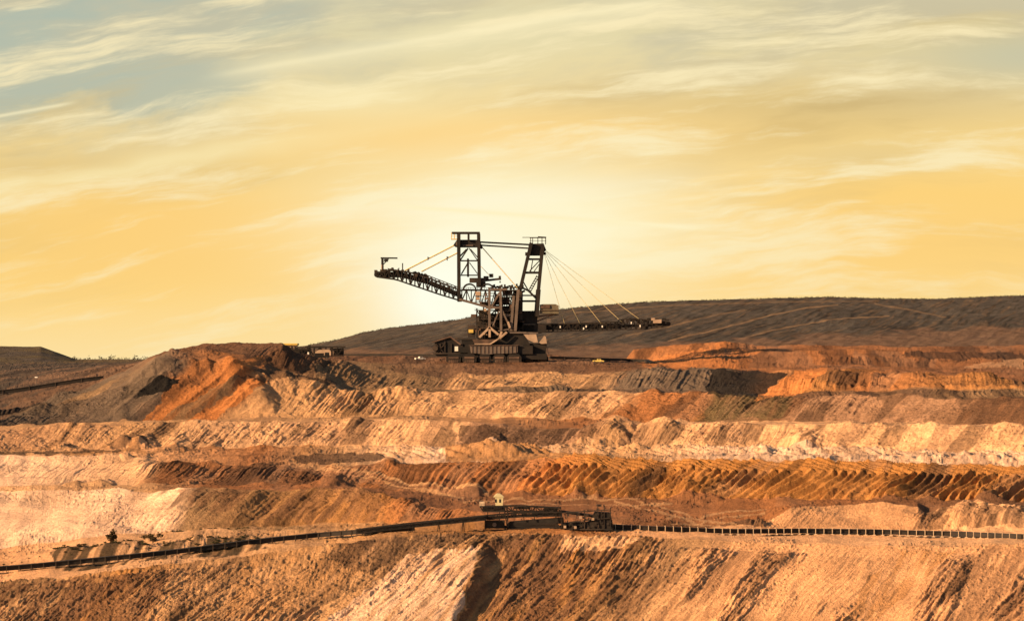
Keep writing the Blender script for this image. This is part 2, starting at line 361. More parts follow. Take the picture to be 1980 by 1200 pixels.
# per strip: gullies (amp, wavelength, skew), fine roughness, colours
SEG = {
 0: dict(g=1.5, w=9, k=1.0, f=.55, c=[(0, 'sand'), (120, 'ochre'), (260, 'sand'), (700, 'sand'), (1000, 'ochre'), (1200, 'sand'), (1300, 'peach'), (1980, 'peach')], c2='brown', m=.35),
 1: dict(g=0, w=8, k=.3, f=.30, c=[(0, 'peach'), (300, 'cream'), (600, 'sand'), (900, 'ochre'), (1150, 'rust'), (1230, 'peach'), (1980, 'cream')], c2='ochre', m=.3),
 2: dict(g=1.3, w=12, k=.8, f=.35, c=[(0, 'pale'), (330, 'pale'), (370, 'khaki'), (730, 'ochre'), (780, 'rust'), (1100, 'redbr'), (1450, 'brown'), (1500, 'peach'), (1780, 'peach'), (1980, 'cream')], c2='brown', m=.35),
 3: dict(g=0, w=12, k=.5, f=.30, c=[(0, 'cream'), (280, 'sand'), (400, 'rust'), (740, 'redbr'), (1200, 'redbr'), (1500, 'rust'), (1980, 'brown')], c2='brown', m=.4),
 4: dict(g=1.2, w=14, k=.8, f=.25, c=[(0, 'pale'), (270, 'cream'), (320, 'rust'), (500, 'brown'), (740, 'rust'), (960, 'rust'), (1040, 'orange'), (1120, 'gold'), (1500, 'gold'), (1980, 'gold')], c2='brown', m=.3),
 5: dict(g=0, w=7, k=.4, f=.45, c=[(0, 'sand'), (280, 'peach'), (500, 'rust'), (650, 'sand'), (850, 'pale'), (1200, 'sand'), (1400, 'pale'), (1980, 'pale')], c2='ochre', m=.35),
 6: dict(g=1.3, w=13, k=.75, f=.35, c=[(0, 'peach'), (280, 'sand'), (400, 'cream'), (880, 'cream'), (910, 'mauve'), (1130, 'mauve'), (1190, 'sand'), (1300, 'cream'), (1980, 'cream')], c2='mauve', m=.45),
 7: dict(g=0, w=8, k=.4, f=.15, c=[(0, 'sand'), (800, 'sand'), (1130, 'rust'), (1250, 'cream'), (1980, 'cream')], c2='mauve', m=.3),
 8: dict(g=1.9, w=15, k=.9, f=.40, c=[(0, 'dkgrey'), (150, 'grey'), (290, 'grey'), (320, 'rust'), (460, 'rust'), (500, 'sand'), (700, 'sand'), (1170, 'cream'), (1210, 'rust'), (1350, 'rust'), (1400, 'olive'), (1530, 'brown'), (1560, 'mauve'), (1820, 'mauve'), (1880, 'brown'), (1980, 'brown')], c2='brown', m=.35),
 9: dict(g=.8, w=14, k=.9, f=.30, c=[(0, 'dkgrey'), (200, 'khaki'), (300, 'grey'), (420, 'rust'), (500, 'brown'), (600, 'khaki'), (860, 'khaki'), (1250, 'grey'), (1500, 'brown'), (1980, 'khaki')], c2='dkbrown', m=.4),
 10: dict(g=1.4, w=17, k=.9, f=.30, c=[(0, 'dkgrey'), (250, 'grey'), (300, 'brown'), (560, 'brown'), (600, 'brown'), (650, 'khaki'), (830, 'khaki'), (860, 'sand'), (1150, 'sand'), (1200, 'grey'), (1440, 'dkgrey'), (1470, 'orange'), (1560, 'ochre'), (1700, 'rust'), (1980, 'ochre')], c2='dkbrown', m=.35),
 11: dict(g=0, w=20, k=.6, f=.35, c=[(0, 'dkgrey'), (300, 'brown'), (560, 'brown'), (700, 'khaki'), (900, 'brown'), (1150, 'brown'), (1300, 'brown'), (1450, 'rust'), (1980, 'redbr')], c2='brown', m=.5),
 12: dict(g=.8, w=18, k=.8, f=.30, c=[(0, 'dkgrey'), (400, 'brown'), (1000, 'brown'), (1220, 'brown'), (1260, 'orange'), (1700, 'rust'), (1980, 'redbr')], c2='brown', m=.3),
 13: dict(g=.3, w=18, k=.8, f=.2, c=[(0, 'dkgrey'), (1000, 'brown'), (1300, 'rust'), (1980, 'redbr')], c2='dkbrown', m=.3),
 14: dict(g=0, w=18, k=.8, f=.6, c=[(0, 'dkgrey'), (1980, 'dkgrey')], c2='dkbrown', m=.3),
 15: dict(g=0, w=18, k=.8, f=.6, c=[(0, 'olive'), (1980, 'dkgrey')], c2='dkbrown', m=.3),
 16: dict(g=0, w=18, k=.8, f=0, c=[(0, 'olive'), (1980, 'dkgrey')], c2='dkbrown', m=.3),
 -1: dict(g=0, w=18, k=.8, f=0, c=[(0, 'ochre'), (1980, 'ochre')], c2='brown', m=.3),
}
for k in sorted(set(rS)):
    r = rows(k); c_ = SEG[k]; x = TX[r]; y = TD[r]; z = TZ[r]; p = PXg[r]; q = PYg[r]; t = Tg[r]
    warp = fbm(x / 45, y / 45, 2) * 3.0 + fbm(x / 12, z / 14, 2) * .55
    face = np.sin(np.pi * np.clip(t, 0, 1)) ** .5 if k not in (0,) else ss(1 - t, 0, .10)
    u = x - c_['k'] * 1.25 * z + warp; v = z / (c_['w'] * 2.2)
    d = np.zeros(x.shape); calm = np.zeros(x.shape)
    if k == 0:
        calm = ss(p + (q - 1100) * .9, 1200, 1380) * ss(fbm((x - .95 * z + warp) / 17, z / 55 + 3, 3), .28, -.06)
        calm = np.maximum(calm, ss(p + (q - 1100) * .9, 1200, 1300) * (1 - ss(q - lineval(LN[0]['y'], p), 14, 34)))
    if k == 0: calm = np.maximum(calm, .75 * ss(p, np.interp(q, [1050, 1200, 1400], [900, 660, 300]) - 20, np.interp(q, [1050, 1200, 1400], [930, 690, 330]) + 30) * (1 - ss(p, 940, 1000)) * ss(q, 1050, 1080))
    if 0 < k < 5: calm = (1 - ss(p + fbm(x / 14, y / 14, 2) * 30, 230, 340)) * .85
    if k == 1: calm = np.maximum(calm, ss(p, 1150, 1300) * .8)
    if k in (2, 3): calm = np.maximum(calm, ss(p, 800, 1000) * (1 - ss(p, 1440, 1475)) * .8)
    if k == 2: calm = np.maximum(calm, ss(p, 1470, 1500) * (1 - ss(p, 1760, 1790)) * .9)
    if k in (8, 9, 10): calm = ss(p, 60, 200) * (1 - ss(p, 500, 570)) * .85
    if c_['g']:
        am = .35 + 1.1 * ss(fbm(x / 60 + k * 3.1, y / 60, 2), -.4, .6)
        gl_ = .55 * ridged(u / c_['w'], v * .6 + k * 7.7, 2) + .40 * ridged(u / (c_['w'] * .37), v * 1.2 + 3, 2) + .30 * ridged(u / (c_['w'] * .14), v * 2 + 3, 2)
        if k == 4:       # herringbone windrows left by the spreader
            tt = t; HH = 20.0
            off = np.where(tt < .70, tt * HH, .70 * HH - (tt - .70) * HH * 2.3)
            uc = x - off * 1.15 + fbm(x / 30, y / 9, 2) * 1.6
            ph = uc / 3.9 + .9 * pn(x / 38, y * 0 + 2.2); fr = ph - np.floor(ph)
            saw = np.where(fr < .62, fr / .62, (1 - fr) / .38)
            rndr = pn(np.floor(ph) * .73 + .37, np.floor(ph) * 0 + .5) * .45 + 1.05
            hb = (saw * 2.2 * rndr - 1.1) * (.45 + .75 * ss(fbm(x / 18, z / 12 + 3, 2), -.45, .2)) + .9 * ridged(uc / 15, t * 1.5, 1) * face * np.sin(np.pi * np.clip(t, 0, 1)) ** .35
            mch = ss(p, 985, 1080)
            # narrow light windrows, left part
            uc2 = (x - z * .9 + fbm(x / 20, y / 9, 2) * .8) / 3.1; sw2 = np.abs((uc2 % 1) * 2 - 1) * 1.0
            mst = ss(p, 780, 850) * (1 - mch)
            gl_ = gl_ * (1 - mch * .75); d = d + hb * mch + sw2 * mst * face
        gl_ = gl_ + .16 * fbm(u / (c_['w'] * .05), v * 5, 2) + .2 * fbm(u / (c_['w'] * .1), v * 3 + 9, 2)
        d = d + gl_ * c_['g'] * am * face * 1.15 * (1 - .78 * calm)
    # roughness
    rough = fbm(x / 5.5, (y + z * 2) / 5.5, 5, .65)
    if k == 0:
        lf = 1 - ss(p + (q - 1100) * 1.0, 650, 900); rough = rough * .5 + (fbm((x - .25 * z) / 1.4, z / 2.4, 4, .7) * .30 + .16 * ridged((x - .3 * z) / 3.4, z / 9, 2)) * lf + (fbm(u / 1.7, z / 5, 4, .65) * .75 + .5 * ridged(u / 3.0, z / 11, 3)) * (1 - lf)
        rough = rough * 1.35
    big = fbm(x / 26, (y + 1.5 * z) / 26, 3)
    if 0 < k < 14: d = d + big * (1.1 if c_['g'] else .9) * (1 - (.6 * ss(p, 985, 1080) if k == 4 else 0))
    d = d + rough * c_['f'] * (1 - .72 * calm)
    if k in (1, 3, 5, 7, 11):   # wheel ruts and little windrows on the benches
        d = d + .25 * ridged(x / 60, y / 6, 2)
    if k == 5:
        mm = ss(p, 640, 760) * np.exp(-((t - .55 + .18 * np.sin(p / 260)) / .22) ** 2)
        bm = np.abs(((x + .5 * y + warp) / 6.2 % 1) * 2 - 1)
        d = d + mm * (bm * 2.2 * (1 + .7 * pn(x / 9, y / 60)) + np.clip(ridged(x / 7, y / 25, 2), -.3, 1) * 1.5 + .5)
        d = d + ss(p, 1290, 1400) * ss(t, .05, .14) * (1 - ss(t, .2, .3)) * (np.clip(ridged((x - .4 * y) / 7.0, y / 40, 2), -.3, 1) * 1.6 + .8)
    if k == 10:  # blocky windrow on the far right bench
        d = d + ss(p, 1560, 1640) * np.exp(-((t - .1) / .12) ** 2) * (np.clip(ridged(x / 5.5, y / 30, 2), -.4, 1) * 1.3 + .8)
    if k == 8:   # broad ribs of the tipped heap
        hm = ss(p, 140, 260) * (1 - ss(p, 470, 540)); ub = (x - 1.25 * z + warp * .5) / 17
        d = d + hm * (ridged(ub, z * 0 + 4.4, 1) * 3.4 + ridged(ub * 2.7, z / 40 + 8.4, 1) * .8) * face
    if k == 2:
        d = d + ss(p, 330, 390) * (1 - ss(p, 760, 860)) * (ridged((x - 1.3 * z + warp * .6) / 13, z * 0 + 1.4, 1) * 3.6 + ridged((x - 1.3 * z + warp * .6) / 4.5, z / 30 + 6.4, 2) * 1.0) * face
        d = d + ss(p, 1755, 1800) * (ridged((x - 1.3 * z + warp) / 12, z / 30 + 5.4, 2) * 2.2) * face
    if k == 0:
        # spur and the hollow to its right
        pr = np.interp(q, [1035, 1060, 1130, 1200, 1400], [985, 935, 915, 880, 800]) + fbm(x / 12, z / 12, 2) * 6
        hol = ss(p, pr - 6, pr + 34) * (1 - ss(p, pr + 90, pr + 420))
        d = d - hol * 3.2 * ss(q, 1036, 1075)
        pl = np.interp(q, [1050, 1200, 1400], [930, 660, 300])
        d = d + (ss(p, pl - 20, pl + 60) * (1 - ss(p, pr - 6, pr + 34))) * 2.2 * ss(q, 1050, 1090)
        # big folds on the right hand slope
        rr_ = ridged((x - .85 * z + warp * 1.4) / 30, z / 90 + 1.1, 2)
        d = d + rr_ * 2.0 * ss(p, 1200, 1400) * ss(1 - t, 0.02, .15)
        # terrace steps just under the crest at the left
        d = d + .8 * (1 - ss(p, 600, 760)) * (np.abs(((q - lineval(LN[0]['y'], p)) / 15 % 1) * 2 - 1)) * (1 - ss(q - lineval(LN[0]['y'], p), 20, 45))
    dz_[r] = d
    # ---- colour
    wx = p - (c_['k'] * (z - z.mean(0)) / y * F + fbm(x / 10, z / 5, 3) * 9 + fbm(x / 40, z / 20, 2) * 22 + fbm(u / 3, v, 2) * 6); base = colkeys(c_['c'], wx)
    st = fbm(u / (c_['w'] * .45), v * .8 + 11 + k, 4, .6); st = ss(st, -.05, .65) * c_['m'] if k != 0 else ss(fbm(u / 3.5, z / 14, 4, .62), -.05, .6) * c_['m']
    st = st * (1 - .75 * calm)
    cc = base * (1 - st[..., None]) + PAL[c_['c2']] * st[..., None]
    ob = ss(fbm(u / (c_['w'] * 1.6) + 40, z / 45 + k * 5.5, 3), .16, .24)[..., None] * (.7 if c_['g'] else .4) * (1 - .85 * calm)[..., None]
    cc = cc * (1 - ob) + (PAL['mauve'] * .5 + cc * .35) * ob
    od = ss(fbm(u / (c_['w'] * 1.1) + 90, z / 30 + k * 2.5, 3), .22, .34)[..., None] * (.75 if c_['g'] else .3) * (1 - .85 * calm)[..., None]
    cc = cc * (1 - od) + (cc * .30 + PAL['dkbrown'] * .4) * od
    vr = 1 + .22 * fbm(x / 40 + 50, y / 40 + z / 9, 3)
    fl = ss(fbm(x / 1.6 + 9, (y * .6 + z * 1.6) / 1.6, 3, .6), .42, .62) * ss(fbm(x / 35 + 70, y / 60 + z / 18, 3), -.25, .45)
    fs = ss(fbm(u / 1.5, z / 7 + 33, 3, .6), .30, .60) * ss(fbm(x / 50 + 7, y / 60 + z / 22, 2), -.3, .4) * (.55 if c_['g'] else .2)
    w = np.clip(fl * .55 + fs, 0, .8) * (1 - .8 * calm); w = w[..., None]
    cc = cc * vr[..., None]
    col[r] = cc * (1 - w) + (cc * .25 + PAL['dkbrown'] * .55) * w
    dz_[r] += fl * .35
# tipped cones and slumps standing on the benches
r3 = random.Random(31)
MOUNDS = [(1175, 850, 6, 13, 6.5), (1125, 862, 6, 8, 3.5), (940, 878, 5, 16, 3.6), (985, 880, 5, 12, 2.6), (735, 765, 8, 7, 3.4), (760, 765, 8, 5, 2.6), (785, 764, 8, 6, 3), (690, 770, 8, 8, 3.2), (270, 864, 5, 9, 3), (250, 864, 5, 7, 2.4), (330, 868, 5, 9, 1.6), (505, 770, 8, 9, 3),
          (545, 745, 9, 9, 3.5), (590, 745, 9, 11, 3.2), (640, 748, 9, 10, 2.6), (600, 706, 10, 10, 2.8), (560, 705, 10, 10, 3.2), (660, 712, 10, 14, 2.0), (1300, 735, 10, 18, 2.5), (1620, 738, 10, 12, 4.0), (1680, 735, 10, 10, 3.6), (1560, 748, 10, 10, 3), (1760, 735, 10, 13, 3.5), (1900, 725, 10, 12, 3), (1395, 672, 13, 20, 3.0), (1080, 672, 12, 8, 1), (1340, 930, 3, 14, 2.5), (1445, 1008, 2, 9, 2.2),
          (1860, 1000, 2, 6, 3.2), (1905, 1005, 2, 8, 3.2), (1950, 1000, 2, 7, 2.6), (430, 1036, 1, 8, .8)] + [(128 + i * 25 + r3.uniform(-12, 12), 1076 - i * 2.0 + r3.uniform(-4, 4), 1, r3.uniform(6, 13), r3.uniform(.7, 1.7)) for i in range(16)] + [ (560, 895, 5, 20, 1.6), (700, 900, 5, 18, 1.4), (1140, 900, 4, 14, 2.8), (1060, 915, 4, 9, 3), (1300, 665, 13, 24, 2)]
for i in range(110):
    k = r3.choice([3, 3, 5, 5, 5, 7, 9, 9, 11, 10, 8, 6]); MOUNDS.append((r3.uniform(0, 1980), r3.uniform(705, 960), k, r3.uniform(3.5, 10), r3.uniform(.8, 2.6)))
for (mp, mq, k, rad, hgt) in MOUNDS:
    c_ = int(np.clip(round((mp - px[0]) / 1.25), 0, len(px) - 1)); r = rows(k); j = r[int(np.argmin(np.abs(PYg[r, c_] - mq)))]
    x0, y0 = TX[j, c_], TD[j, c_]; lo = max(0, j - 160); hi_ = min(len(S), j + 160); cw = int(rad * F / y0 / 1.25 * 1.8) + 3; a0, a1 = max(0, c_ - cw), min(len(px), c_ + cw)
    sx, sy = TX[lo:hi_, a0:a1], TD[lo:hi_, a0:a1]; rr_ = np.hypot(sx - x0, (sy - y0) * .8) * (1 + .28 * fbm(sx / 5 + mp, sy / 5, 2)) / rad
    dz_[lo:hi_, a0:a1] += hgt * np.clip(1 - rr_, 0, 1) ** .9
# shaped soil patches (changes of material, a few with light or shade painted in), drawn as outlines over the slopes with ragged edges
wpx = PXg + fbm(TX / 9, TZ / 4, 3) * 9; wpy = PYg + fbm(TX / 9 + 40, TZ / 4, 3) * 3.5
def patch(poly, cname, k=1.0, segs=None, streak=0.0):
    m = pip(wpx, wpy, poly)
    if segs is not None: m &= np.isin(Sg, segs)
    if streak:
        n_ = fbm((TX - .85 * TZ) / 4.0, TZ / 16, 3, .6)[m]; w = np.clip(k * ss(n_, -.5 + (1 - streak) * -1, .3), 0, 1)[:, None]
    else: w = k
    col[m] = col[m] * (1 - w) + PAL[cname] * (1 + .15 * fbm(TX[m] / 8, TZ[m] / 4, 3))[:, None] * w
patch([(245, 745), (290, 738), (350, 742), (330, 760), (300, 782), (262, 786), (240, 770)], 'coal', 1.0)
patch([(120, 815), (200, 755), (250, 720), (290, 700), (350, 700), (300, 740), (220, 815)], 'grey', .75, None, .6)
patch([(200, 815), (262, 778), (320, 770), (290, 815)], 'grey', .9)
patch([(270, 815), (440, 700), (500, 690), (520, 700), (400, 770), (330, 815)], 'orange', .95, None, .35)
patch([(310, 815), (400, 760), (470, 735), (455, 755), (370, 815)], 'khaki', .85, None, .5)
patch([(365, 815), (440, 765), (480, 738), (520, 742), (480, 775), (405, 815)], 'orange', 1.0)
patch([(460, 738), (520, 728), (600, 732), (640, 745), (560, 742), (500, 745)], 'dkbrown', .7)
patch([(600, 720), (700, 712), (860, 728), (840, 755), (700, 755), (620, 742)], 'khaki', .8)
patch([(850, 752), (880, 730), (1000, 722), (1180, 722), (1100, 740), (1000, 752)], 'sand', .75, None, .5)
patch([(1180, 752), (1220, 722), (1380, 712), (1400, 740), (1460, 768), (1300, 756)], 'grey', .9)
patch([(1370, 718), (1520, 722), (1465, 770), (1370, 768)], 'coal', .92)  # shade of the right-facing pit face painted into its dark soil
patch([(1455, 772), (1540, 716), (1600, 712), (1570, 755), (1530, 772)], 'orange', .95)  # orange soil, sunlight on the left-facing side painted in with it
patch([(1560, 745), (1640, 722), (1700, 740), (1650, 752)], 'dkbrown', .5)
patch([(1860, 705), (1980, 695), (1980, 712), (1860, 712)], 'cream', .4)
patch([(1740, 684), (1980, 680), (1980, 696), (1800, 694)], 'dkbrown', .8)
patch([(1240, 705), (1390, 668), (1420, 668), (1330, 715), (1260, 718)], 'orange', .7, None, .5)
patch([(1360, 765), (1540, 768), (1520, 812), (1360, 812)], 'olive', .75, None, .8)
patch([(1850, 768), (2300, 768), (2300, 822), (1835, 818)], 'dkbrown', .55, None, .8)
patch([(885, 822), (1145, 830), (1080, 862), (890, 860)], 'dkbrown', .80, None, .5)
patch([(1090, 862), (1160, 826), (1240, 845), (1200, 866)], 'brown', .5, None, .8)
patch([(60, 882), (260, 868), (300, 876), (80, 882)], 'ochre', .5)
patch([(200, 860), (280, 858), (290, 868), (210, 868)], 'dkbrown', .7)
patch([(560, 882), (700, 878), (760, 892), (640, 900), (570, 895)], 'dkbrown', .8)
patch([(0, 874), (150, 874), (230, 868), (230, 872), (150, 879), (0, 880)], 'coal', .7)
patch([(860, 868), (1010, 872), (1140, 880), (1120, 894), (860, 894)], 'ochre', .8)
patch([(560, 898), (700, 915), (940, 958), (900, 968), (700, 935), (540, 905)], 'mauve', .35)
patch([(340, 950), (480, 948), (470, 990), (410, 1005), (370, 990)], 'brown', .6, [2], .9)
patch([(520, 950), (740, 955), (740, 1010), (490, 1010)], 'brown', .6, [2], .9)
patch([(1775, 978), (1850, 980), (1780, 1024), (1760, 1024)], 'dkbrown', .7, [2], .9)
patch([(1880, 985), (1980, 990), (1980, 1026), (1850, 1026)], 'dkbrown', .6, [2], .9)
patch([(96, 1072), (130, 1058), (200, 1052), (300, 1052), (400, 1046), (500, 1036), (515, 1062), (300, 1088), (110, 1104)], 'deep', .92, [1], .7)
patch([(305, 1010), (480, 1012), (620, 1018), (600, 1026), (330, 1022)], 'olive', .55, [1], .9)
for (a0, b0, a1, b1, wd) in ((1190, 968, 1395, 1021, 1.6), (1230, 968, 1425, 1021, 1.3), (1290, 1003, 1485, 984, 1.4), (1300, 1012, 1480, 992, 1.0), (560, 897, 935, 956, 1.6), (620, 902, 950, 960, 1.2), (900, 968, 1250, 964, 1.1), (940, 975, 1300, 975, 1.0), (700, 925, 900, 962, 1.2)):
    patch([(a0, b0 - wd), (a1, b1 - wd * 1.6), (a1, b1 + wd * 1.6), (a0, b0 + wd)], 'sand', .6, [2, 3, 4, 5], 0)
# foreground patches
patch([(0, 1135), (200, 1115), (330, 1110), (300, 1210), (250, 1400), (0, 1400)], 'brown', .8, [0], .6)
patch([(360, 1100), (520, 1085), (480, 1200), (420, 1400), (300, 1400)], 'brown', .5, [0], .8)
patch([(480, 1075), (700, 1050), (700, 1110), (560, 1200), (430, 1200)], 'ochre', .5, [0], .8)
patch([(400, 1075), (930, 1035), (900, 1080), (700, 1200), (400, 1400), (300, 1300)], 'sand', .4, [0], .8)
patch([(700, 1035), (1080, 1034), (1100, 1040), (930, 1062), (800, 1075), (700, 1110), (640, 1080)], 'dkbrown', .75, [0], .75)
patch([(790, 1075), (930, 1062), (915, 1110), (885, 1200), (800, 1400), (400, 1400), (640, 1200)], 'pale', .92, [0], .4)  # pale sand, also paints the sunlit left face of the spur
patch([(935, 1055), (1050, 1034), (1250, 1042), (1170, 1110), (1080, 1200), (1000, 1400), (800, 1400), (890, 1200)], 'brown', .85, [0], .85)  # brown soil colour carries the spur's cast shadow further right
patch([(1200, 1080), (1330, 1090), (1240, 1200), (1100, 1400), (1020, 1400), (1110, 1190)], 'brown', .55, [0], .8)
patch([(1440, 1065), (1530, 1070), (1330, 1240), (1180, 1240)], 'brown', .5, [0], .9)
patch([(1890, 1060), (2100, 1060), (1980, 1240), (1780, 1240)], 'brown', .5, [0], .9)
patch([(1730, 1064), (1850, 1066), (1640, 1240), (1580, 1240)], 'ochre', .55, [0], .9)
patch([(1090, 1034), (1250, 1040), (1180, 1062), (1080, 1062)], 'cream', .9, [0])
col = np.clip(col, .012, .85)
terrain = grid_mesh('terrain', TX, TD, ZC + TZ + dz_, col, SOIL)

def ground(pxv, pyv, k):
    "point on strip k seen at this photo position"
    c_ = int(np.clip(round((pxv - px[0]) / 1.25), 0, len(px) - 1)); r = rows(k)
    yy = PYg[r, c_]; i = int(np.argmin(np.abs(yy - pyv))); j = r[i]
    return Vector((TX[j, c_], TD[j, c_], ZC + TZ[j, c_] + dz_[j, c_]))

# ------------------------------------------------------------------ hills
def hill(name, pxs, ridge, d0, d1, d2, base, colfn, nrow=150):
    hp = np.arange(pxs[0], pxs[1], 2.2); rg = lineval(ridge, hp) 
    t = np.linspace(0, 1, nrow)[:, None]; t2 = np.linspace(0, 1, 14)[1:, None]
    zr = -(rg - H) / F * d1; zb = lineval(base, hp)
    zb = -(zb - H) / F * d0
    prof = t ** .8 * (1.0) - .10 * np.sin(t * math.pi)
    d = np.concatenate([d0 + (d1 - d0) * t + 0 * hp, d1 + (d2 - d1) * t2 + 0 * hp])
    z = np.concatenate([zb + (zr - zb) * prof, zr + (-60 - zr) * (t2 ** 1.6)])
    P = np.broadcast_to(hp, d.shape); Qy = H - z / d * F; x = (P - 990) / F * d
    w = fbm(x / 120, d / 160, 3) * 14
    z = z + fbm(x / 22, d / 60, 4) * .55 + ridged((.966 * x - .256 * d + w * .4) / 16, (.256 * x + .966 * d) / 300, 3) * .9 * np.concatenate([np.sin(t * math.pi), 0 * t2])
    return grid_mesh(name, x, d, ZC + z, np.clip(colfn(x, d, P, Qy, w), .012, .8), SOIL)
def hc(x, d, P, Q, w):
    n = fbm(x / 60 + 3, d / 300, 4)[..., None]; hg = np.array((.072, .062, .050))  # base grey lightened a little, haze put into the colour
    c_ = hg * (1 + .25 * n)
    st = ss(fbm((.966 * x - .256 * d + w * .4) / 5, (.256 * x + .966 * d) / 150, 4, .6), .12, .55)[..., None]
    c_ = c_ * (1 - .5 * st) + PAL['khaki'] * .6 * .5 * st
    sd = ss(fbm((.966 * x - .256 * d + w * .4) / 6 + 30, (.256 * x + .966 * d) / 120, 3, .6), .15, .5)[..., None]
    c_ = c_ * (1 - .45 * sd)
    def road(pts, wd, cn, k):
        nonlocal c_
        xs, ys = zip(*pts); yy = np.interp(P, xs, ys); m = np.exp(-((Q - yy) / wd) ** 2) * (P > xs[0]) * (P < xs[-1]) * k
        c_ = c_ * (1 - m[..., None]) + PAL[cn] * m[..., None]
    road([(1290, 660), (1400, 635), (1480, 612), (1560, 596), (1620, 589)], 1.3, 'khaki', .85)
    road([(1440, 652), (1520, 634), (1620, 617), (1720, 611)], 1.1, 'khaki', .8)
    road([(1690, 587), (1760, 600), (1830, 613)], 1.6, 'khaki', .6)
    road([(1110, 605), (1300, 590), (1500, 584), (1700, 582)], 1.4, 'khaki', .4)
    road([(1210, 650), (1300, 630), (1380, 610), (1440, 600)], 1.4, 'khaki', .5)
    lo = ss(Q + fbm(x / 30, d / 90, 3) * 9, np.interp(P, [1000, 1250, 1500, 1750, 1980], [672, 662, 650, 636, 625]), np.interp(P, [1000, 1250, 1500, 1750, 1980], [682, 672, 660, 646, 636]))[..., None]
    c_ = c_ * (1 - .7 * lo) + PAL['mauve'] * .55 * .7 * lo
    return c_ * (1 + .3 * fbm(x / 9, d / 30, 3))[..., None]
RIDGE = [(520, 676), (590, 668), (650, 657), (700, 643), (750, 634), (820, 626), (880, 618), (915, 612), (1000, 604), (1080, 598), (1150, 591), (1240, 584), (1330, 581), (1450, 578), (1600, 574), (1700, 577), (1800, 578), (1900, 574), (1980, 571), (2400, 566)]
hill('hill', (480, 2500), RIDGE, 2150, 3000, 4000, [(480, 712), (1200, 712), (2400, 700)], hc)
def hc2(x, d, P, Q, w):
    n = ss(fbm(x / 60, d / 160, 4), -.3, .7)[..., None]
    return (PAL['dkgrey'] * 1.1 * (1 - n) + PAL['olive'] * n) * (1 + .3 * fbm(x / 12, d / 40, 3))[..., None]
hill('hill', (-420, 200), [(-420, 672), (-60, 670), (0, 669), (78, 670), (100, 677), (145, 694), (180, 704), (200, 712)], 3000, 3600, 4200, [(-420, 702), (200, 714)], hc2, 80)

# ------------------------------------------------------------------ the giant machine on the upper bench
g1 = ground(960, 700, 12); D1 = g1.y; s1 = D1 / F
def Q1(px_, py_, dy=0.0): return ((px_ - 960) * s1, dy, (702 - py_) * s1)
root = empty('mining_machine', W(960, 702, D1), 'gigantic dark steel mining machine with two tall lattice masts, standing on the upper bench', 'mining machine')
def lattice(mb, pts_top, pts_bot, hw, n, t=.35, tm=.22, cross=True):
    "box girder between an upper and a lower polyline (pixels), half width hw"
    def at(pts, u):
        xs = [p[0] for p in pts]; L = xs[0] + (xs[-1] - xs[0]) * u
        for a, b in zip(pts, pts[1:]):
            if min(a[0], b[0]) - 1e-6 <= L <= max(a[0], b[0]) + 1e-6:
                k_ = (L - a[0]) / (b[0] - a[0]) if b[0] != a[0] else 0; return (L, a[1] + (b[1] - a[1]) * k_)
        return pts[-1]
    for sy in (-hw, hw):
        for i in range(n):
            a, b = at(pts_top, i / n), at(pts_top, (i + 1) / n); c1, d1 = at(pts_bot, i / n), at(pts_bot, (i + 1) / n)
            mb.beam(MAP(*a, sy), MAP(*b, sy), t); mb.beam(MAP(*c1, sy), MAP(*d1, sy), t); mb.beam(MAP(*a, sy), MAP(*c1, sy), tm)
            mb.beam(MAP(*(a if i % 2 else c1), sy), MAP(*(d1 if i % 2 else b), sy), tm)
            if sy > 0 and cross:
                mb.beam(MAP(*a, -hw), MAP(*a, hw), tm); mb.beam(MAP(*c1, -hw), MAP(*c1, hw), tm)
    return mb
MAP = Q1
# --- crawlers
def crawler(x0, x1, y0, y1, dy, w):
    t = MB(); (a, _, zt), (b, _, zb) = Q1(x0, y0), Q1(x1, y1); zb -= .5; h = zt - zb
    t.prism([(a + h * .28, zt), (a, zt - h * .3), (a, zb + h * .25), (a + h * .25, zb), (b - h * .25, zb), (b, zb + h * .25), (b, zt - h * .3), (b - h * .28, zt)], dy - w / 2, dy + w / 2); o = t.build('crawler_track', M['steel'], root)
    m = MB(); m.box(((a + b) / 2, dy - w / 2 - .1, zb + h * .62), ((b - a) * .7, .3, h * .22))
    for i in range(5): m.tube((a + h * .35 + (b - a - h * .7) * i / 4, dy - w / 2 - .2, zb + h * .28), (a + h * .35 + (b - a - h * .7) * i / 4, dy - w / 2 + .1, zb + h * .28), h * .13, 8)
    m.build('track_rollers', M['rust'], o)
    return o
for x0, x1, dy in ((864, 892, -15), (895, 922, -15), (925, 950, -14), (953, 978, -14), (980, 1008, -14), (866, 893, 14), (897, 925, 14), (960, 985, 14), (988, 1012, 14)): crawler(x0, x1, 684, 701, dy, 4.2)
for x0, x1, dy in ((1012, 1034, -6), (1036, 1060, -6), (1014, 1058, 12)): crawler(x0, x1, 686, 699, dy, 4)
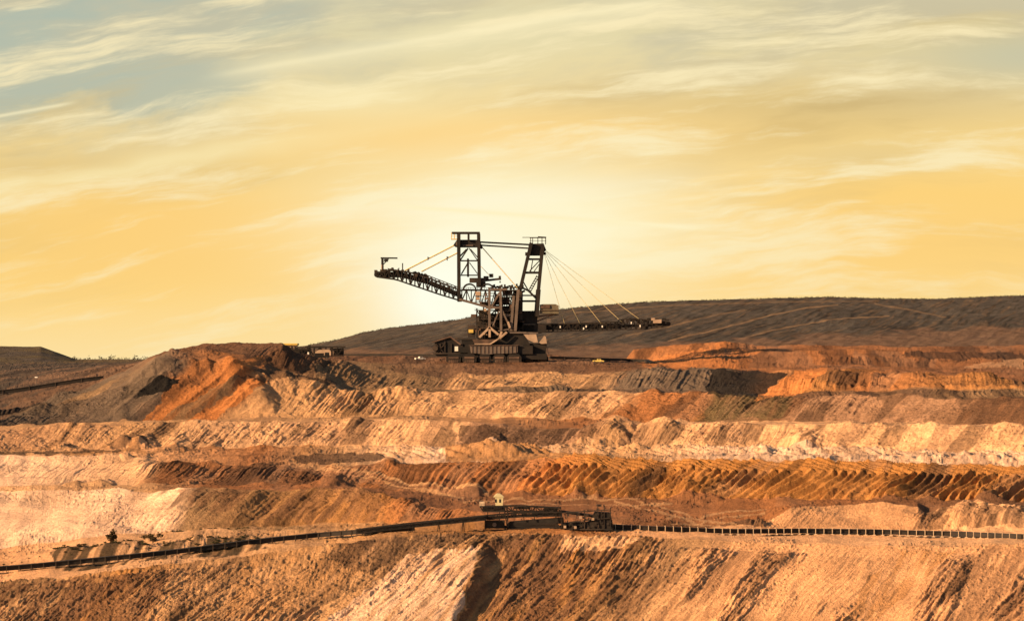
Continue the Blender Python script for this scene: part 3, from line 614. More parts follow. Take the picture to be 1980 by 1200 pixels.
# --- undercarriage
m = MB(); m.prism([Q1(a, b)[::2] for a, b in ((909, 668), (1001, 668), (1001, 681), (985, 683), (960, 683), (945, 685), (911, 682))], -13, -12)
m.build('side_panel', M['pale_steel'], root)
m = MB()
for i in range(12): m.box(Q1(914 + i * 7.6, 675.5, -13.1), (.25, .3, 4.2))
m.box(Q1(955, 667.3, -12.7), (93 * s1, 1.4, .35)); m.build('panel_rib', M['rust'], root)
m = MB(); m.prism([Q1(a, b)[::2] for a, b in ((905, 668), (1030, 668), (1030, 684), (905, 684))], -11.9, 12)
m.box(Q1(900, 676, 0), (24 * s1, 20, 3.2)); m.box(Q1(962, 689, 0), (190 * s1, 22, 11 * s1)); m.box(Q1(908, 662, 0), (30 * s1, 14, 10 * s1)); m.box(Q1(955, 656, 2), (60 * s1, 14, 24 * s1)); m.build('undercarriage', M['steel'], root)
m = MB(); m.prism([Q1(a, b)[::2] for a, b in ((938, 667), (962, 654), (978, 641), (1010, 641), (1024, 664), (1024, 667.5))], -10, 10)
m.build('slewing_platform', M['steel'], root)
m = MB(); m.prism([Q1(a, b)[::2] for a, b in ((914, 656), (960, 656), (950, 664), (918, 664))], -12.5, -10.2); m.build('skirt_plate', M['rust'], root)
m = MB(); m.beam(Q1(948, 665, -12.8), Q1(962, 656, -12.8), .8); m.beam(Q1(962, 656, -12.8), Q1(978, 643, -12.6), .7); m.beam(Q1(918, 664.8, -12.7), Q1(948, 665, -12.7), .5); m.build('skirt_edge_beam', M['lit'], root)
m = MB(); m.prism([Q1(a, b)[::2] for a, b in ((1010, 664), (1056, 663), (1056, 685), (1031, 685), (1016, 678))], -9, 10); m.build('rear_undercarriage', M['steel'], root)
m = MB(); m.prism([Q1(a, b)[::2] for a, b in ((1011, 645), (1036, 645), (1040, 662), (1032, 662), (1020, 656))], -10.4, -9.4)
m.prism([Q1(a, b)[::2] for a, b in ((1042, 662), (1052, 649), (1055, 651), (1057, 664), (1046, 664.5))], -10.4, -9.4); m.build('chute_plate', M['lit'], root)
m = MB(); m.beam(Q1(986, 643, -10.6), Q1(1018, 643, -10.6), .9); m.beam(Q1(1018, 643, -10.6), Q1(1040, 643.5, -10.6), .6); m.build('platform_rail_beam', M['pale_steel'], root)
m = MB()
for a, b in (((1056, 664), (1060, 684)), ((1054, 650), (1060, 666)), ((1062, 664), (1057, 650))): m.beam(Q1(*a, -8), Q1(*b, -8), .3)
m.build('ladder', M['pale_steel'], root)
# --- left support carriage with its shed roof
m = MB(); m.prism([Q1(a, b)[::2] for a, b in ((841, 662), (870, 652), (889, 665), (905, 668), (905, 690), (846, 690), (842, 684))], -7, 7)
m.build('support_carriage', M['steel'], root)
m = MB(); m.beam(Q1(836, 661, -7.4), Q1(871, 650.5, -7.4), .9, 15); 
m = MB(); m.prism([Q1(a, b)[::2] for a, b in ((835, 660.5), (871, 649.5), (892, 665), (890, 667), (871, 652), (836, 662.5))], -8, 8); m.build('carriage_roof', M['rust'], root)
m = MB(); m.box(Q1(883, 674, -7.3), (6.5 * s1, .7, 9 * s1)); m.build('white_locker', M['white'], root)
m = MB()
for i, x_ in enumerate((843, 852, 861, 873, 894)): m.beam(Q1(x_, 664 - (i == 2) * 4, -7.3), Q1(x_, 684, -7.3), .5)
m.beam(Q1(838, 683, -7.5), Q1(906, 683, -7.5), .8); m.beam(Q1(843, 684, -7.5), Q1(861, 664, -7.5), .4); m.beam(Q1(861, 684, -7.5), Q1(843, 664, -7.5), .4)
m.tube(Q1(842, 673, -7.6), Q1(842, 673, -8.4), 1.6, 10); m.build('carriage_frame', M['steel_mid'], root)
m = MB(); m.box(Q1(900, 655, -3), (40 * s1, 9, 1.0)); m.box(Q1(912, 640, -3), (14 * s1, 8, 6.8)); m.box(Q1(911, 638.5, -7.4), (14 * s1, .6, 2.4)); m.build('drive_house', M['steel_mid'], root)
m = MB(); m.box(Q1(911, 640, -7.9), (9 * s1, .4, 1.8)); m.build('landing', M['yellow'], root); m = MB(); m.box(Q1(916, 610, -6), (10 * s1, 4, 1.4)); m.build('landing', M['rust'], root)
# --- central tower block: machinery levels with gaps
m = MB()
for (a, b, c1, d1, y0, y1) in ((924, 622, 1002, 652, -4, 7), (926, 600, 944, 614, -4, 4), (955, 574, 985, 588, -3, 5), (970, 592, 1004, 607, -4, 6), (948, 606, 966, 620, -5, 4), (922, 636, 938, 655, -8, 2), (985, 618, 1012, 642, -8, 6), (972, 563, 990, 571, -3, 3), (992, 575, 1004, 592, -3, 4), (930, 584, 948, 592, -2, 4), (958, 590, 966, 602, -3, 3), (975, 608, 984, 618, -3, 3), (992, 560, 999, 652, -2, 3), (926, 614, 1004, 624, -3, 5)):
    p0, p1 = Q1(a, b), Q1(c1, d1); m.box(((p0[0] + p1[0]) / 2, (y0 + y1) / 2, (p0[2] + p1[2]) / 2), (abs(p1[0] - p0[0]), y1 - y0, abs(p0[2] - p1[2])))
m.build('machinery_block', M['steel'], root)
m = MB(); r2 = random.Random(3)
for i in range(95):
    m = MB(); a = r2.uniform(920, 1008); b = r2.uniform(560, 652); L = r2.uniform(3, 14); dy = r2.uniform(-9.5, -6.2)
    if b < 590 and a < 925: continue
    if r2.random() < .5: m.beam(Q1(a, b, dy), Q1(a + L, b, dy), .28)
    elif r2.random() < .6: m.beam(Q1(a, b, dy), Q1(a, b + L, dy), .28)
    else: m.box(Q1(a, b, dy), (r2.uniform(.8, 2.4), 1, r2.uniform(.6, 2)))
    m.build('pipe', M['rust'], root)
m = MB()
for z_ in (572, 584, 600, 617, 634): m.beam(Q1(918, z_, -9), Q1(1010, z_ + 1, -9), .35); m.beam(Q1(918, z_ - 3.5, -9), Q1(1010, z_ - 2.5, -9), .15)
m.build('gallery', M['steel_mid'], root)
m = MB()
for y_ in (-7.5, 7.5): 
    for a, b in (((922, 596), (922, 652)), ((935, 590), (935, 652)), ((958, 562), (958, 652)), ((980, 562), (980, 650)), ((1004, 562), (1004, 650))): m.beam(Q1(*a, y_), Q1(*b, y_), .6)
    for a, b in (((922, 600), (935, 620)), ((935, 620), (958, 600)), ((958, 600), (980, 575)), ((980, 575), (1004, 600)), ((922, 640), (935, 620)), ((935, 620), (958, 640)), ((958, 640), (980, 615)), ((980, 615), (1004, 640)), ((980, 615), (958, 600)), ((1004, 600), (980, 615)), ((958, 575), (980, 600)), ((980, 600), (1004, 575))): m.beam(Q1(*a, y_), Q1(*b, y_), .5)
    for z_ in (562, 575, 588, 600, 612, 625, 640): m.beam(Q1(922 if z_ > 595 else 955, z_, y_), Q1(1004, z_, y_), .5)
for x_, z_ in ((922, 600), (958, 575), (980, 588), (1004, 600), (935, 625), (980, 625)): m.beam(Q1(x_, z_, -7.5), Q1(x_, z_, 7.5), .5)
m.build('body_lattice', M['steel'], root)
r2 = random.Random(8)
for i in range(24):
    m = MB(); m.box(Q1(r2.uniform(924, 1006), r2.uniform(566, 650), r2.uniform(-9.3, -8)), (r2.uniform(.6, 1.8), .5, r2.uniform(.5, 1.6))); m.build('switch_box_or_lit_speck', M[r2.choice(['rust', 'tan', 'pale_steel', 'steel_mid'])], root)  # random clutter boxes, the pale ones painted as sunlit specks
# pale braced columns
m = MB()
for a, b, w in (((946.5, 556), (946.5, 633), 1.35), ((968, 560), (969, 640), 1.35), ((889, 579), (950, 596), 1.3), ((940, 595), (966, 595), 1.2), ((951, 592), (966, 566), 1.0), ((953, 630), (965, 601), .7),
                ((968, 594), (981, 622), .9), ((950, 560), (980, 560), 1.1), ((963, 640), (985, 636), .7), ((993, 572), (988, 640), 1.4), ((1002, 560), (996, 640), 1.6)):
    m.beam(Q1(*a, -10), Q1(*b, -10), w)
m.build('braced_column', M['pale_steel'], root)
m = MB()
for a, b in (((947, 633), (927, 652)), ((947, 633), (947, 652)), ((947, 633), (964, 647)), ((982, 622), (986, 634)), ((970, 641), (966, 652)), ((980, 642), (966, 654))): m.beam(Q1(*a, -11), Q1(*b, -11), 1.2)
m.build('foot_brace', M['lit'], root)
# upper truss deck between the boom and the rear mast
m = MB()
lattice(m, [(893, 560), (1003, 562)], [(893, 581), (950, 596), (1003, 590)], 6.5, 12, .6, .4)
for i in range(26): x_ = 893 + i * 4.4; m.beam(Q1(x_, 560, -7), Q1(x_, 555.5 + (i % 3), -7), .22)
m.beam(Q1(893, 556, -7), Q1(1005, 557, -7), .2); m.beam(Q1(893, 561, 0), Q1(1005, 562, 0), 12, .5)
m.build('deck_truss', M['steel'], root)
m = MB(); m.box(Q1(924.5, 568, -8.4), (9.5 * s1, 2.6, 8 * s1)); m.box(Q1(924.5, 577, -8.4), (7.5 * s1, 2.4, 6 * s1)); m.build('operator_cabin', M['tan'], root)
o = MB(); o.box(Q1(924.5, 572.8, -9.9), (9 * s1, .3, .5)); o.build('cabin_sill', M['steel'], root)
# --- front mast
m = MB()
for dy in (-6, 6):
    m.beam(Q1(887, 452, dy), Q1(887.5, 583, dy), 1.75); m.beam(Q1(925.5, 452, dy), Q1(927, 552, dy), 1.75); m.beam(Q1(906, 452, dy), Q1(906, 466, dy), 1.0)
    m.beam(Q1(874, 450.5, dy), Q1(928, 450.5, dy), .9)
    for a, b in (((905, 480), (890, 503)), ((907, 480), (923, 503)), ((890, 504), (924, 504)), ((890, 532), (924, 532)), ((892, 530), (905, 508)), ((924, 530), (908, 508)), ((904, 500), (904, 535)), ((906, 500), (906, 535)), ((902, 482), (889, 496)), ((910, 482), (924, 498))): m.beam(Q1(*a, dy), Q1(*b, dy), .42)
for z_ in (451, 466, 504, 532, 551): m.beam(Q1(887, z_, -6), Q1(887, z_, 6), .5); m.beam(Q1(926, z_, -6), Q1(926, z_, 6), .5)
m.build('front_mast', M['steel'], root)
m = MB(); m.prism([Q1(a, b)[::2] for a, b in ((884, 464), (927, 464), (934, 479), (931, 481), (926, 478), (886, 478), (880, 477), (877, 474))], -5, 5); m.build('mast_head', M['steel'], root)
m = MB(); m.box(Q1(884, 472, -5.4), (4 * s1, .6, 7 * s1)); m.box(Q1(905, 475, -5.3), (20 * s1, .4, 2 * s1)); m.build('head_plate', M['pale_steel'], root)
m = MB()
for x_ in (873.5, 879, 885): m.beam(Q1(x_, 451, -5), Q1(x_, 463, -5), .4)
for z_ in (451, 463): m.beam(Q1(873.5, z_, -5), Q1(887, z_, -5), .5); m.beam(Q1(873.5, z_, -5), Q1(873.5, z_, 0), .4)
m.beam(Q1(873.5, 457, -5), Q1(887, 457, -5), .2); m.beam(Q1(874, 463, -2.5), Q1(886, 463, -2.5), 5, .3); m.build('lookout_basket', M['yellow'], root)
# --- rear mast
m = MB()
for dy in (-5.5, 5.5):
    m.beam(Q1(1027, 470, dy), Q1(1003, 572, dy), 1.9); m.beam(Q1(1049, 478, dy), Q1(1041, 562, dy), 1.9); m.beam(Q1(1041, 560, dy), Q1(1037, 612, dy), 2.6)
    for a, b, w in (((1023, 501), (1046, 501), .8), ((1014, 527), (1044, 527), 1.0), ((1008, 571), (1041, 571), .6), ((1008, 582), (1039, 582), .9), ((1030, 503), (1026, 526), .5), ((1024, 524), (1043, 504), .4), ((1046, 506), (1031, 527), .4),
                    ((1038, 533), (1021, 563), .45), ((1043, 533), (1026, 564), .45), ((1010, 556), (1022, 562), .8), ((1022, 562), (1038, 578), .9), ((1015, 562), (1005, 566), 1), ((1009, 540), (1022, 562), .5)): m.beam(Q1(*a, dy), Q1(*b, dy), w)
    for i in range(7): m.beam(Q1(1037.5 - i * 2.6, 535 + i * 4.4, dy), Q1(1042.5 - i * 2.6, 535 + i * 4.4, dy), .25)
for z_, x0, x1 in ((501, 1020, 1047), (527, 1014, 1044), (582, 1006, 1039), (556, 1008, 1041)): m.beam(Q1(x0, z_, -5.5), Q1(x0, z_, 5.5), .6); m.beam(Q1(x1, z_, -5.5), Q1(x1, z_, 5.5), .6)
m.build('rear_mast', M['steel'], root)
m = MB(); m.prism([Q1(a, b)[::2] for a, b in ((1000, 560), (1011, 566), (1010, 645), (992, 645), (994, 600))], -8, 8); m.build('mast_foot', M['steel_mid'], root)
m = MB(); m.prism([Q1(a, b)[::2] for a, b in ((1022, 472), (1051, 471), (1056, 484), (1053, 486), (1050, 494), (1025, 494), (1021, 490))], -4.5, 4.5); m.box(Q1(1018, 491, 0), (5 * s1, 7, 6 * s1)); m.box(Q1(1053, 490, 0), (5 * s1, 7, 5 * s1)); m.build('rear_mast_head', M['steel'], root)
m = MB()
for x_ in (1026, 1030, 1040, 1048, 1055): m.beam(Q1(x_, 459, -4), Q1(x_, 472, -4), .35); m.beam(Q1(x_, 459, 4), Q1(x_, 472, 4), .35)
m.beam(Q1(1010, 459.5, -4), Q1(1040, 459.5, -4), .35); m.beam(Q1(1024, 459, 4), Q1(1056, 459, 4), .5); m.beam(Q1(1040, 458.5, -4), Q1(1056, 459.5, -4), .7); m.beam(Q1(1024, 466, -4), Q1(1056, 466, -4), .2)
m.beam(Q1(1040, 465, -4), Q1(1040, 465, 4), .3); m.build('top_railing', M['steel_mid'], root)
# --- ropes
def rope(a, b, w, name='stay_rope', mt='rope', dys=(-4, 4)):
    m = MB()
    for dy in dys: m = MB(); m.tube(Q1(*a, dy), Q1(*b, dy), w, 6); m.build(name, M[mt], root)
rope((929, 468), (1024, 473), .38, 'tie_bar', 'steel'); rope((930, 474), (1023, 480), .34, 'tie_bar', 'steel_mid')
rope((879, 474), (783, 523), .28); rope((886, 488), (815, 525), .26)
rope((934, 480), (1001, 557), .22); rope((930, 515), (948, 534), .12)
for i, (ax, ex, ey) in enumerate(((1056, 1246, 624), (1056, 1205, 625), (1055, 1163, 626), (1054, 1122, 627), (1053, 1092, 628))): rope((ax, 485 + i * 2), (ex, ey), .06, dys=(-3, 3))
m = MB()
for a, b in (((828, 497), (828, 503)), ((865, 496), (865, 504)), ((779, 509), (779, 524))): m = MB(); m.beam(Q1(*a, -4.2), Q1(*b, -4.2), .6); m.build('rope_clamp', M['steel_mid'], root)
# --- front boom
m = MB()
lattice(m, [(728, 529), (755, 522), (790, 526), (830, 538), (893, 562)], [(728, 535), (765, 540), (800, 552), (850, 569), (893, 582)], 5, 20, .75, .38)
m.build('front_boom', M['steel'], root)
m = MB(); lattice(m, [(826, 532), (888, 556)], [(828, 541), (888, 566)], 3, 8, .4, .25); m.build('upper_walkway', M['steel_mid'], root)
m = MB()
for a, b, w, h in (((735, 531), (780, 531), 7, 3.0), ((780, 532), (830, 545), 6.5, 3.0), ((830, 547), (893, 573), 6, 2.2)): m.beam(Q1(*a), Q1(*b), w, h)
m.build('boom_conveyor', M['rubber'], root)
m = MB(); r2 = random.Random(5)
for i in range(60):
    a = r2.uniform(727, 832); base = np.interp(a, [727, 755, 790, 832], [528, 522, 527, 538]); L = r2.uniform(.4, 1.8)
    if a > 760 and a < 795 and r2.random() < .6: continue
    m = MB(); m.box(Q1(a, base + r2.uniform(-4, 2), r2.uniform(-5.5, 5)), (L, 1.4, r2.uniform(.5, 1.8))); m.build('boom_drive', M['steel_mid'], root)
for i in range(9): m = MB(); m.tube(Q1(800 + i * 3.2, 528 + i * .9 - (i % 2) * 2, -3), Q1(800 + i * 3.2, 528 + i * .9 - (i % 2) * 2, 3), r2.uniform(.6, 1.1), 8); m.build('roller', M['steel_mid'], root)
m = MB(); m.tube(Q1(729, 531, -4), Q1(729, 531, 4), 1.5, 12); m.build('head_pulley', M['steel'], root)
m = MB(); m.beam(Q1(740, 499, -3), Q1(740, 522, -3), 1.3); m.beam(Q1(736.5, 499, -3), Q1(769, 499.3, -3), .8); m.beam(Q1(742, 511, -3), Q1(752, 501, -3), .5); m.box(Q1(747, 503.5, -3), (2.2, .8, 1.6)); m.build('tip_crane', M['steel'], root)
m = MB(); m.beam(Q1(738.6, 512, -3.8), Q1(738.6, 522, -3.8), .5); m.build('tip_crane_foot', M['lit'], root)
# --- winch house, arches and the small jib on the deck
m = MB(); m.box(Q1(923, 542, -2), (30 * s1, 7, 9 * s1)); m.box(Q1(930, 550, -2), (18 * s1, 6, 10 * s1)); m.box(Q1(940, 537, -2), (10 * s1, 5, 6 * s1)); m.build('winch_house', M['steel_mid'], root)
m = MB()
for cx_, r_, dy in ((908, 12, -6), (908, 12, 4), (942, 12, -6), (942, 12, 4)):
    m = MB()
    for i in range(10):
        a0, a1 = math.pi * i / 10, math.pi * (i + 1) / 10
        m.beam(Q1(cx_ - r_ * math.cos(a0), 560 - r_ * .9 * math.sin(a0), dy), Q1(cx_ - r_ * math.cos(a1), 560 - r_ * .9 * math.sin(a1), dy), .8)
    m.build('cable_arch', M['steel'], root)
m = MB(); m.beam(Q1(934, 543, -3), Q1(969, 539, -3), 1.2, 1.2); m.box(Q1(950, 533, -3), (8 * s1, 2.4, 7 * s1)); m.box(Q1(966.5, 536.5, -3), (4.5 * s1, 1.6, 6 * s1)); m.beam(Q1(967, 540, -3), Q1(967, 545, -3), .2); m.box(Q1(967, 545.5, -3), (3 * s1, .8, 2.5 * s1)); m.build('deck_crane', M['steel_mid'], root)
m = MB()
for i in range(22): m.box(Q1(950 + i * 2.9, 557 - (i * 7 % 5), -4 + (i * 5 % 7)), (1.0, 1, 1 + (i * 3 % 4) * .5))
m.build('deck_equipment', M['steel_mid'], root)
# --- counterweight / electrical house behind the rear mast
m = MB(); m.prism([Q1(a, b)[::2] for a, b in ((1044, 589), (1050, 588), (1074, 588), (1080, 591), (1080, 607), (1044, 606))], -6, 6); m.build('counterweight', mat('olive_steel', (.13, .11, .07), .7), root)
m = MB(); m.box(Q1(1054, 593, -6.3), (18 * s1, .4, 6 * s1)); m.beam(Q1(1044, 600, -6.3), Q1(1080, 600, -6.3), .3); m.beam(Q1(1036, 612, -4), Q1(1080, 607, -4), .9); m.beam(Q1(1036, 622, -4), Q1(1076, 606, -4), .7); m.build('counterweight_frame', M['rust'], root)
# --- rear discharge boom
m = MB(); lattice(m, [(1000, 627), (1060, 627), (1200, 622)], [(1000, 641), (1060, 641), (1190, 638)], 4, 22, .65, .4)
m.build('rear_boom', M['steel'], root)
m = MB(); m.beam(Q1(1000, 634, 0), Q1(1200, 630, 0), 6, 3.0); m.beam(Q1(1195, 631, 0), Q1(1292, 627, 0), 5, 1.4); m.build('rear_boom_belt', M['rubber'], root)
m = MB(); lattice(m, [(1196, 618), (1225, 616), (1290, 622)], [(1190, 637), (1250, 636), (1290, 630)], 4, 10, .5, .35); m.tube(Q1(1292, 626, -3.5), Q1(1292, 626, 3.5), 1.3, 10)
r2 = random.Random(9)
for i in range(40): m.box(Q1(r2.uniform(1198, 1290), r2.uniform(616, 634), r2.uniform(-5, 4)), (r2.uniform(.6, 2.6), 1.4, r2.uniform(.5, 1.8)))
m.build('boom_head', M['steel'], root)
m = MB(); m.box(Q1(1270, 621, -5.2), (16 * s1, .8, 7 * s1)); m.box(Q1(1262, 617, -5), (2, .8, 1.4)); m.build('head_cabin', M['lit'], root)
m = MB()
for a, b in ((1083, 632), (1128, 635), (1133, 631), (1220, 624), (1237, 630), (1164, 631)): m = MB(); m.box(Q1(a, b, -4.6), (2.2 * s1, .5, 4 * s1)); m.build('lamp_panel', M['white'], root)
m = MB(); m.prism([Q1(a, b)[::2] for a, b in ((1032, 629), (1034, 627), (1054, 627), (1056, 629), (1056, 643), (1032, 643))], -6, -4); m.box(Q1(1022, 636, 0), (50 * s1, 8, 16 * s1)); m.box(Q1(1022, 616, 0), (34 * s1, 9, 30 * s1)); m.build('transfer_hopper', M['steel'], root)
m = MB(); m.beam(Q1(1012, 627, -5), Q1(1036, 627, -5), .5); m.beam(Q1(1036, 627, -5), Q1(1036, 643, -5), .5); m.box(Q1(1061, 620, -5), (7 * s1, 2, 8 * s1)); m.build('hopper_frame', M['pale_steel'], root)

# ------------------------------------------------------------------ conveyors
def belt_line(name, pts, k, label, z0, th, w, step, panel=True, npole=0, mat_b='rubber', leg_m='bracket'):
    "pts: photo pixels on strip k; belt rests z0 above the ground"
    P = [ground(a, b, k) for a, b in pts]
    rt = empty(name, P[0], label, 'conveyor'); inv = P[0]
    P = [p + Vector((0, 0, z0)) - inv for p in P]
    # resample smoothly
    L = [0]
    for a, b in zip(P, P[1:]): L.append(L[-1] + (b - a).length)
    def at(d):
        for i in range(len(P) - 1):
            if d <= L[i + 1] or i == len(P) - 2:
                return P[i].lerp(P[i + 1], (d - L[i]) / (L[i + 1] - L[i]))
    n = int(L[-1] / 6); Q = [at(L[-1] * i / n) for i in range(n + 1)]
    Z_ = np.convolve(np.pad([q.z for q in Q], 4, mode='edge'), np.hanning(11)[1:-1] / np.hanning(11)[1:-1].sum(), 'valid')
    for q, zz in zip(Q, Z_): q.z = zz
    m = MB(); m2 = MB(); m3 = MB()
    for a, b in zip(Q, Q[1:]):
        e_ = (b - a) * .004
        m.beam(a - e_, b + e_, w, th)
        for sy in (-w / 2 - .12, w / 2 + .12): m2.beam(a + Vector((0, sy, th * .55)), b + Vector((0, sy, th * .55)), .18, .22); m2.beam(a + Vector((0, sy, -th * .55)), b + Vector((0, sy, -th * .55)), .18, .25)
        m3.beam(a + Vector((0, 0, th * .65)), b + Vector((0, 0, th * .65)), w * .9, .12)
    m.build('frame', M['steel'], rt); m2.build('side_rail', M['steel'], rt); m3.build('belt', M[mat_b], rt)
    return rt, Q, L[-1]
def uprights(rt, Q, step, h0, h1, w, name='support', mt='bracket', t=.22, cap=96):
    src = MB(); src.beam((0, -w / 2, h0), (0, -w / 2, h1), t); src.beam((0, w / 2, h0), (0, w / 2, h1), t); src.beam((0, -w / 2, h0 + .3), (0, w / 2, h0 + .3), t)
    src.beam((-.6, -w / 2, h0 + .05), (.6, -w / 2, h0 + .05), .3)
    o = None; acc = 0; cnt = 0; last = Q[0]
    for q in Q[1:]:
        acc += (q - last).length; 
        while acc >= step and cnt < cap:
            acc -= step; f_ = 1 - acc / max(1e-6, (q - last).length); p = last.lerp(q, max(0, min(1, f_)))
            if o is None: o = src.build(name, M[mt], rt); c_ = o
            else: c_ = o.copy(); COL.objects.link(c_); c_.parent = rt
            c_.location = p; cnt += 1
        last = q
s2 = 1010 / F
rt, Q, L = belt_line('conveyor_belt', [(1150, 1022), (1190, 1026), (1260, 1029), (1400, 1031), (1550, 1032), (1700, 1034), (1850, 1037), (1980, 1042), (2150, 1048), (2320, 1052)], 1, 'black belt conveyor with pale upright brackets running to the right of the tripper car', 1.1, 1.15, 2.2, 3)
uprights(rt, Q, 3.0, -1.2, 1.05, 2.9)
rt, Q, L = belt_line('conveyor_belt', [(-300, 1128), (-100, 1117), (0, 1111), (120, 1098), (250, 1083), (370, 1068), (500, 1053), (620, 1041), (720, 1034), (800, 1028)], 1, 'long black belt conveyor climbing from the lower left corner to the tripper car', 1.3, 1.15, 2.4, 3)
uprights(rt, Q, 4.2, -1.9, .8, 3.0, mt='steel_mid', t=.2)

# ------------------------------------------------------------------ tripper car on the lower bench
g2 = ground(1040, 1024, 1); D2 = g2.y; s2 = D2 / F
def Q2(px_, py_, dy=0.0): return ((px_ - 1040) * s2, dy, (1026 - py_) * s2)
root = empty('tripper_car', W(1040, 1026, D2), 'dark steel tripper car with a cream cabin on top, on the lower bench belt', 'tripper car'); MAP = Q2
m = MB(); lattice(m, [(928, 978), (1000, 977), (1085, 981)], [(934, 987), (1000, 988), (1085, 989)], 1.9, 16, .42, .26); m.box(Q2(955, 983, 0), (44 * s2, 3, 1.2)); m.box(Q2(1065, 984, 0), (26 * s2, 3, 1.4)); m.box(Q2(1010, 981, 0), (30 * s2, 2.6, .7)); m.build('upper_frame', M['steel'], root)
m = MB(); lattice(m, [(940, 996), (1000, 991), (1085, 989)], [(945, 1003), (1000, 998), (1085, 996)], 1.9, 14, .38, .26)
for x_ in (943, 966, 981, 1013, 1033, 1075, 1083):
    for dy in (-1.9, 1.9): m.beam(Q2(x_, 980, dy), Q2(x_, 1006, dy), .26)
m.build('middle_frame', M['steel'], root)
m = MB(); m.beam(Q2(936, 1001, 0), Q2(1085, 992, 0), 2.6, .9); m.beam(Q2(985, 1013, 0), Q2(1090, 1005, 0), 2.8, 2.0); m.beam(Q2(1085, 988, 0), Q2(1150, 997, 0), 2.4, .9); m.beam(Q2(1085, 1014, 0), Q2(1145, 1012, 0), 2.6, 1.6); m.build('belt', M['rubber'], root)
m = MB(); m.box(Q2(957, 1013, 0), (38 * s2, 3.6, 15 * s2)); m.box(Q2(1030, 1012, 0), (95 * s2, 3, 5 * s2)); m.box(Q2(1060, 1018, 0), (200 * s2, 2.6, 5 * s2)); m.build('drive_unit', M['steel'], root)
m = MB(); m.tube(Q2(956, 1013, -2.2), Q2(956, 1013, -1.75), .75, 14); m.build('drive_drum', M['pale_steel'], root)
m = MB()
for a, b in (((938, 1004), (938, 1023)), ((975, 985), (982, 1024)), ((982, 985), (982, 1024)), ((965, 1005), (978, 1022)), ((1075, 990), (1075, 1024)), ((1086, 985), (1086, 1024)), ((1075, 1010), (1086, 1022))):
    for dy in (-2.1, 2.1): m = MB(); m.beam(Q2(*a, dy), Q2(*b, dy), .34); m.build('portal_leg', M['steel'], root)
m = MB(); m.beam(Q2(934, 1023, -2.1), Q2(990, 1023, -2.1), .4); m.build('sill_beam', M['steel'], root)
for x_, w_ in ((981, 14), (1080, 22)):
    for dy in (-2.4, 2.4):
        m = MB(); m.box(Q2(x_, 1025, dy), (w_ * s2, .8, .9)); m.build('bogie', M['steel'], root, bevel=.12)
m = MB(); m.prism([Q2(a, b)[::2] for a, b in ((957, 958), (973, 958), (972, 976), (958, 976))], -2.3, -.3)
m.build('cabin', M['cream'], root)
m = MB(); m.prism([Q2(a, b)[::2] for a, b in ((954, 960), (957, 956), (961, 953), (966, 953), (971, 956), (975, 960))], -2.5, -.1); m.build('cabin_roof', M['cream'], root)
for x_ in (958.8, 967): m = MB(); m.box(Q2(x_, 967, -2.32), (3.6 * s2, .06, 6.5 * s2)); m.build('cabin_window', M['glass'], root)
m = MB(); m.beam(Q2(974, 959, -2.4), Q2(974, 976, -2.4), .12); m.build('ladder', M['pale_steel'], root)
m = MB(); m.box(Q2(932, 973, -1), (10 * s2, 1.6, 8 * s2)); m.build('switch_box_or_lit_speck', M['bracket'], root)
m = MB(); r2 = random.Random(2)
for i in range(24): x_ = 928 + i * 6.7; m.beam(Q2(x_, 978, -2), Q2(x_, 972.5, -2), .07)
m.beam(Q2(928, 972.5, -2), Q2(1084, 975, -2), .08); m.build('railing', M['pale_steel'], root)
m = MB(); m.prism([Q2(a, b)[::2] for a, b in ((1118, 1023), (1124, 1012), (1140, 1006), (1150, 988), (1180, 990), (1184, 1010), (1186, 1023))], -1.6, 1.6); m.build('discharge_block', M['steel'], root)
m = MB()
for i in range(60):
    x_ = r2.uniform(1086, 1186); t_ = (x_ - 1086) / 100; y_ = r2.uniform(992 - 14 * t_, 1020); dy = r2.uniform(-2.4, -1.5)
    if r2.random() < .5: m.beam(Q2(x_, y_, dy), Q2(x_ + r2.uniform(-6, 6), y_ + r2.uniform(4, 14), dy), .16)
    else: m.box(Q2(x_, y_, dy), (r2.uniform(.3, 1.1), .4, r2.uniform(.3, .9)))
m.beam(Q2(1086, 1022, -2), Q2(1186, 1022, -2), .35); m.beam(Q2(1086, 990, -2), Q2(1180, 984, -2), .3); m.beam(Q2(1100, 1008, -2), Q2(1180, 1000, -2), .3)
for x_, z_ in ((1156, 974), (1168, 978), (1180, 980), (1130, 984)): m.beam(Q2(x_, z_, -1.8), Q2(x_, 1022, -1.8), .28)
m.box(Q2(1158, 976, -1), (10 * s2, 1.4, 4 * s2)); m.build('discharge_frame', M['steel_mid'], root)
for x_, z_ in ((1122, 999), (1112, 1018), (1146, 1002), (1092, 1017)):
    m = MB(); m.box(Q2(x_, z_, -2.5), (5 * s2, .3, 5 * s2)); m.build('junction_box', M['tan'], root)
